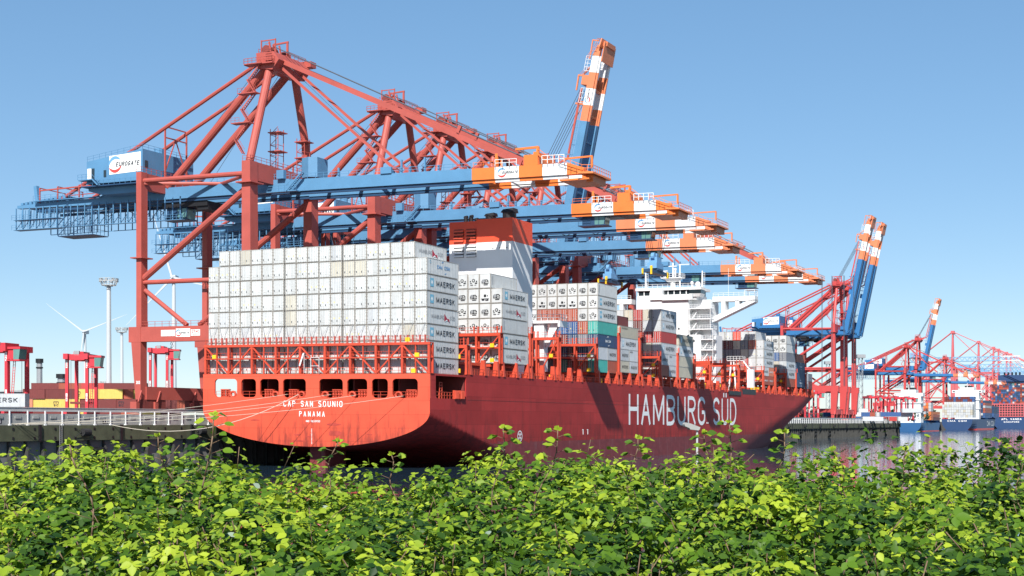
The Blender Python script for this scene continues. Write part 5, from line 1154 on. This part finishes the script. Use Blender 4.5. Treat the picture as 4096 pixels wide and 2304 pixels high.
def leaf_template():
    v = []; f = []
    for t, wd in prof:
        z = -.10*t*t
        if wd == 0: v.append((0, t, z))
        else: v += [(-wd*.75, t, z+.10*wd), (0, t, z-.02), (wd*.75, t, z+.10*wd)]
    f = [(0, 2, 1), (0, 3, 2)]
    for k in range(3): a_ = 1+3*k; f += [(a_, a_+1, a_+4, a_+3), (a_+1, a_+2, a_+5, a_+4)]
    a_ = 10; f += [(a_, a_+1, 13), (a_+1, a_+2, 13)]
    return np.array(v), f
LV, LF = leaf_template()
def leaves(pos, ydir, nrm, size, tone):
    N_ = len(pos); y = ydir/np.linalg.norm(ydir, axis=1)[:, None]; x = np.cross(y, nrm); x /= np.linalg.norm(x, axis=1)[:, None]+1e-9; z = np.cross(x, y)
    P = pos[:, None, :]+size[:, None, None]*(LV[None, :, 0:1]*x[:, None, :]+LV[None, :, 1:2]*y[:, None, :]+LV[None, :, 2:3]*z[:, None, :])
    return P
def leaf_object(name, sets, stems, mats, parent=None):
    me = bpy.data.meshes.new(name); vs = []; loops = []; cnt = []; mi = []; tones = []; off = 0
    for P, tone, m_ in sets:
        N_, nv = P.shape[:2]; vs.append(P.reshape(-1, 3)); tones.append(np.repeat(tone, nv))
        for fc in LF:
            pass
        idx = np.arange(N_)*nv+off
        for fc in LF: loops.append(((idx[:, None]+np.array(fc)[None, :]), len(fc), m_))
        off += N_*nv
    sv = np.array(stems.v) if stems.v else np.zeros((0, 3)); vs.append(sv); tones.append(np.zeros(len(sv)))
    V = np.concatenate(vs); faces = []; sizes = []; mats_i = []
    for arr, k, m_ in loops: faces.append(arr.reshape(-1)); sizes.append(np.full(len(arr), k)); mats_i.append(np.full(len(arr), m_))
    if stems.f:
        faces.append(np.concatenate([np.array(q) for q in stems.f])+off); sizes.append(np.array([len(q) for q in stems.f])); mats_i.append(np.full(len(stems.f), len(mats)-1))
    faces = np.concatenate(faces); sizes = np.concatenate(sizes); mats_i = np.concatenate(mats_i)
    me.vertices.add(len(V)); me.vertices.foreach_set('co', V.astype(np.float32).ravel()); me.loops.add(len(faces)); me.loops.foreach_set('vertex_index', faces.astype(np.int32))
    me.polygons.add(len(sizes)); me.polygons.foreach_set('loop_start', np.concatenate([[0], np.cumsum(sizes)[:-1]]).astype(np.int32))
    for m_ in mats: me.materials.append(M[m_])
    me.polygons.foreach_set('material_index', mats_i.astype(np.int32)); me.polygons.foreach_set('use_smooth', np.ones(len(sizes), bool)); me.update(calc_edges=True); me.validate()
    at = me.attributes.new('tone', 'FLOAT', 'POINT'); at.data.foreach_set('value', np.concatenate(tones).astype(np.float32))
    return link(name, me, parent)
def surf(x, y):
    h = 7.43+.051*(y-4.6)
    a_ = x/np.maximum(y, 1)
    h = h+.05*np.sin(x*1.9+.7*y)+.04*np.sin(2.7*y-1.1*x+1)
    return h-.10*np.exp(-((a_+.10)/.09)**2)*np.clip((y-6)/4, 0, 1)+.02*np.clip(a_, -.1, .4)
sets = []; stems = MB()
NM_ = 1800
my = np.sqrt(rng.uniform(4.0**2, 10.9**2, NM_)); mx_ = rng.uniform(-1, 1, NM_)*(my*.40+2.0); mz = surf(mx_, my)+rng.normal(-.06, .10, NM_); mr = rng.uniform(.08, .19, NM_)
mt = np.where(rng.random(NM_) < .46+.16*np.sin(mx_*1.7+1)*np.sin(my*1.3), rng.normal(.76, .12, NM_), rng.normal(.26, .12, NM_))   # pale young leaves and dark bramble mixed; dark tone also stands in for shade
def mound_leaves(k, s0, s1, boost):
    m = rng.integers(0, NM_, k); th = rng.uniform(0, 2*np.pi, k); ph = np.arccos(rng.uniform(-.25, 1, k)); d = np.stack([np.sin(ph)*np.cos(th), np.sin(ph)*np.sin(th), np.cos(ph)], 1)
    rr = mr[m]*rng.uniform(.5, 1.15, k); pos = np.stack([mx_[m], my[m], mz[m]], 1)+d*rr[:, None]*np.array([1.15, 1.15, 1.25])
    nrm = d*.8+np.stack([rng.normal(-.05, .38, k), rng.normal(-.35, .38, k), rng.normal(.65, .3, k)], 1)
    yd = d*np.array([1, 1, .3])+np.stack([rng.normal(0, .6, k), rng.normal(-.15, .6, k), rng.normal(-.35, .3, k)], 1)
    tone = np.clip(mt[m]+rng.normal(0, .10, k), 0, 1)
    return pos, yd, nrm, rng.uniform(s0, s1, k), tone
for (n_, s0, s1, bo) in ((66000, .028, .058, .28), (5200, .05, .082, .32)):
    pos, yd, nr, sz, tn = mound_leaves(n_, s0, s1, bo); sets.append((leaves(pos, yd, nr, sz, tn), tn, 0))
    k = rng.random(n_) < .4                                         # bramble leaves come in threes
    for sg in (-1, 1):
        xd = np.cross(yd[k], nr[k]); yd2 = yd[k]*.35+sg*xd; sets.append((leaves(pos[k], yd2, nr[k]+rng.normal(0, .15, (k.sum(), 3)), sz[k]*.85, tn[k]), tn[k], 0))
n_ = 31000                                                          # leaves lower down
y = np.sqrt(rng.uniform(4.0**2, 10.9**2, n_)); x = rng.uniform(-1, 1, n_)*(y*.40+2.0); z = surf(x, y)-rng.uniform(.18, .5, n_); tn = np.clip(np.where(rng.random(n_) < .4, .7, .22)+rng.normal(0, .1, n_), 0, 1)
sets.append((leaves(np.stack([x, y, z], 1), rng.normal(size=(n_, 3)), rng.normal(size=(n_, 3))+np.array([0, 0, .8]), rng.uniform(.04, .07, n_), tn), tn, 0))
pos, yd, nr, sz, tn = mound_leaves(80, .04, .065, 0); yd[:, 2] = np.abs(yd[:, 2])+.4; nr[:, 1] = -1; sets.append((leaves(pos, yd, nr, sz, tn), tn, 1))
# sprigs that stand up out of the mass
NS = 1100
sy = np.sqrt(rng.uniform(4.6**2, 10.9**2, NS)); sx = rng.uniform(-1, 1, NS)*(sy*.4+1.9); SP = []; SY = []; SNr = []; ST = []; SS = []
for q in range(NS):
    y, x = float(sy[q]), float(sx[q]); z = float(surf(np.array(x), np.array(y)))-.08; h = abs(rng.normal(.06, .10))+.06; ln = rng.normal(0, .3, 2); pts = [(x+ln[0]*h*t*t, y+ln[1]*h*t*t, z+h*t) for t in (0, .33, .66, 1)]
    stems.path(pts, .0028, 4); nl = int(5+h*34); tb = np.clip(rng.normal(.6, .15), .2, 1)
    for k in range(nl):
        t = (k+1)/nl; a_ = k*2.4+q; p = (x+ln[0]*h*t*t, y+ln[1]*h*t*t, z+h*t); L_ = .025+.035*(1-t); d = (math.cos(a_), math.sin(a_), .25)
        SP.append((p[0]+d[0]*L_, p[1]+d[1]*L_, p[2]+.01)); SY.append((d[0]+rng.normal(0, .3), d[1]-.15+rng.normal(0, .3), .1-.5*(1-t)+rng.normal(0, .25))); SNr.append((rng.normal(0, .35), rng.normal(-.45, .3), rng.uniform(.4, 1))); ST.append(tb+rng.normal(0, .12)); SS.append(rng.uniform(.03, .056)*(1-.35*t))
ST = np.clip(np.array(ST), 0, 1); sets.append((leaves(np.array(SP), np.array(SY), np.array(SNr), np.array(SS), ST), ST, 0))
for k in range(130):
    y = rng.uniform(4.4, 10.6); x = rng.uniform(-1, 1)*(y*.4+.3); z = float(surf(np.array(x), np.array(y)))-.1; p = Vector((x, y, z-.35)); d = Vector((rng.normal(0, .5), rng.normal(0, .3), 1)); pts = [p]
    for q in range(4): p = p+d*.12; d = (d+Vector((rng.normal(0, .3), rng.normal(0, .3), -.15))); pts.append(p)
    stems.path(pts, .0035, 4)
o = leaf_object('bramble_thicket', sets, stems, ['bramble leaf', 'pale leaf', 'bramble stem']); tag(o, None, None, kind='stuff')
# single shoots that stand above the thicket
def shoot(label, px, py, dist, h, n, s0, s1, lean=0., bright=.6, cat='plant', name='bramble_shoot', big=False):
    x = (px-2048)/5500*dist; ztop = EYE+(1690-py)/5500*dist; st_ = MB(); pts = []
    r6 = np.random.default_rng(int(px))
    for k in range(9):
        q = k/8; pts.append(Vector((x+lean*(q-1)*h+.02*math.sin(q*7+px), dist+.03*math.sin(q*5), ztop-h*(1-q))))
    st_.path(pts, .0035 if not big else .0045, 5); P = []; Y_ = []; Nn = []
    for k in range(n):
        q = (k+.5)/n; q = q**.8; b_ = pts[min(7, int(q*8))].lerp(pts[min(8, int(q*8)+1)], q*8 % 1); a_ = k*2.4+px; d = Vector((math.cos(a_), math.sin(a_)*.8-.2, .35)); L_ = (.035+.055*(1-q))*(1.5 if big else 1)
        e_ = b_+d*L_; st_.tube(b_, e_, .0016, 4)
        for tw in ((0,) if big else (-1, 0, 1)):
            P.append(tuple(e_)); yy = d+Vector((-d.y, d.x, 0))*tw*1.1+Vector((0, 0, -.5 if tw == 0 else -.2)); Y_.append(tuple(yy)); Nn.append((r6.normal(-.1, .35), r6.normal(-.6, .3), r6.uniform(.4, 1)))
    P, Y_, Nn = map(np.array, (P, Y_, Nn)); sz = r6.uniform(s0, s1, len(P)); tn = np.clip(r6.normal(bright, .18, len(P)), 0, 1)
    # a tuft of small young leaves at the tip
    m_ = 7; tp = pts[-1]; P2 = np.array([tuple(tp)]*m_); Y2 = np.stack([r6.normal(0, .6, m_), r6.normal(-.2, .5, m_), r6.uniform(.2, 1, m_)], 1); N2 = np.stack([r6.normal(0, .5, m_), r6.normal(-.8, .3, m_), r6.uniform(.1, .6, m_)], 1)
    S = [(leaves(P, Y_, Nn, sz, tn), tn, 0), (leaves(P2, Y2, N2, r6.uniform(s0*.5, s0*.8, m_), tn[:m_]), np.full(m_, .9), 0)]
    o = leaf_object(name, S, st_, ['bramble leaf', 'bramble stem']); tag(o, label, cat, 'leafy shoots standing above the thicket')
shoot('tallest young shoot with large round leaves, before the left edge of the ship stern', 850, 1662, 7.2, .85, 40, .045, .075, .12, .66, 'plant', 'knotweed_shoot', True)
shoot('shoot with large round leaves rising before the mossy quay wall on the left', 300, 1775, 6.6, .5, 13, .05, .075, -.2, .75, 'plant', 'knotweed_shoot', True)
shoot('bright leafy spray left of the tall young shoot, before the quay wall', 640, 1745, 7.4, .5, 18, .04, .06, -.25, .75)
shoot('bramble shoot with pale buds below the rudder', 1345, 1765, 8.2, .35, 12, .04, .06, .2)
shoot('slim bramble shoot in the dark gap right of the rudder', 1560, 1820, 8.4, .3, 8, .04, .06, -.1)
shoot('bramble shoot before the round white mark on the hull', 2020, 1712, 8.2, .5, 16, .045, .07, .15)
shoot('bramble shoot before the hull, left of the large white letters', 2240, 1720, 8.0, .5, 14, .045, .07, .3)
shoot('tall bramble shoot overlapping the last large white letter', 2925, 1690, 8.0, .7, 22, .036, .058, .1)
shoot('bramble shoot just right of the street lamp pole', 2820, 1735, 8.3, .4, 14, .045, .07, -.2)
shoot('bramble shoot with yellow leaves below the first large white letter', 2540, 1755, 8.2, .45, 16, .045, .07, .1, .72)
shoot('bramble shoot before the ship bow at the waterline', 3145, 1730, 8.4, .45, 16, .045, .07, .25)
shoot('bramble shoot before the open water right of the bow', 3340, 1800, 8.2, .3, 9, .04, .06, -.3)
shoot('bramble shoot before the red reflections of the far cranes', 3630, 1800, 8.2, .4, 13, .045, .065, .2)
shoot('bramble shoot at the right edge before the distant blue ship', 4060, 1840, 8.0, .4, 13, .045, .065, -.15)
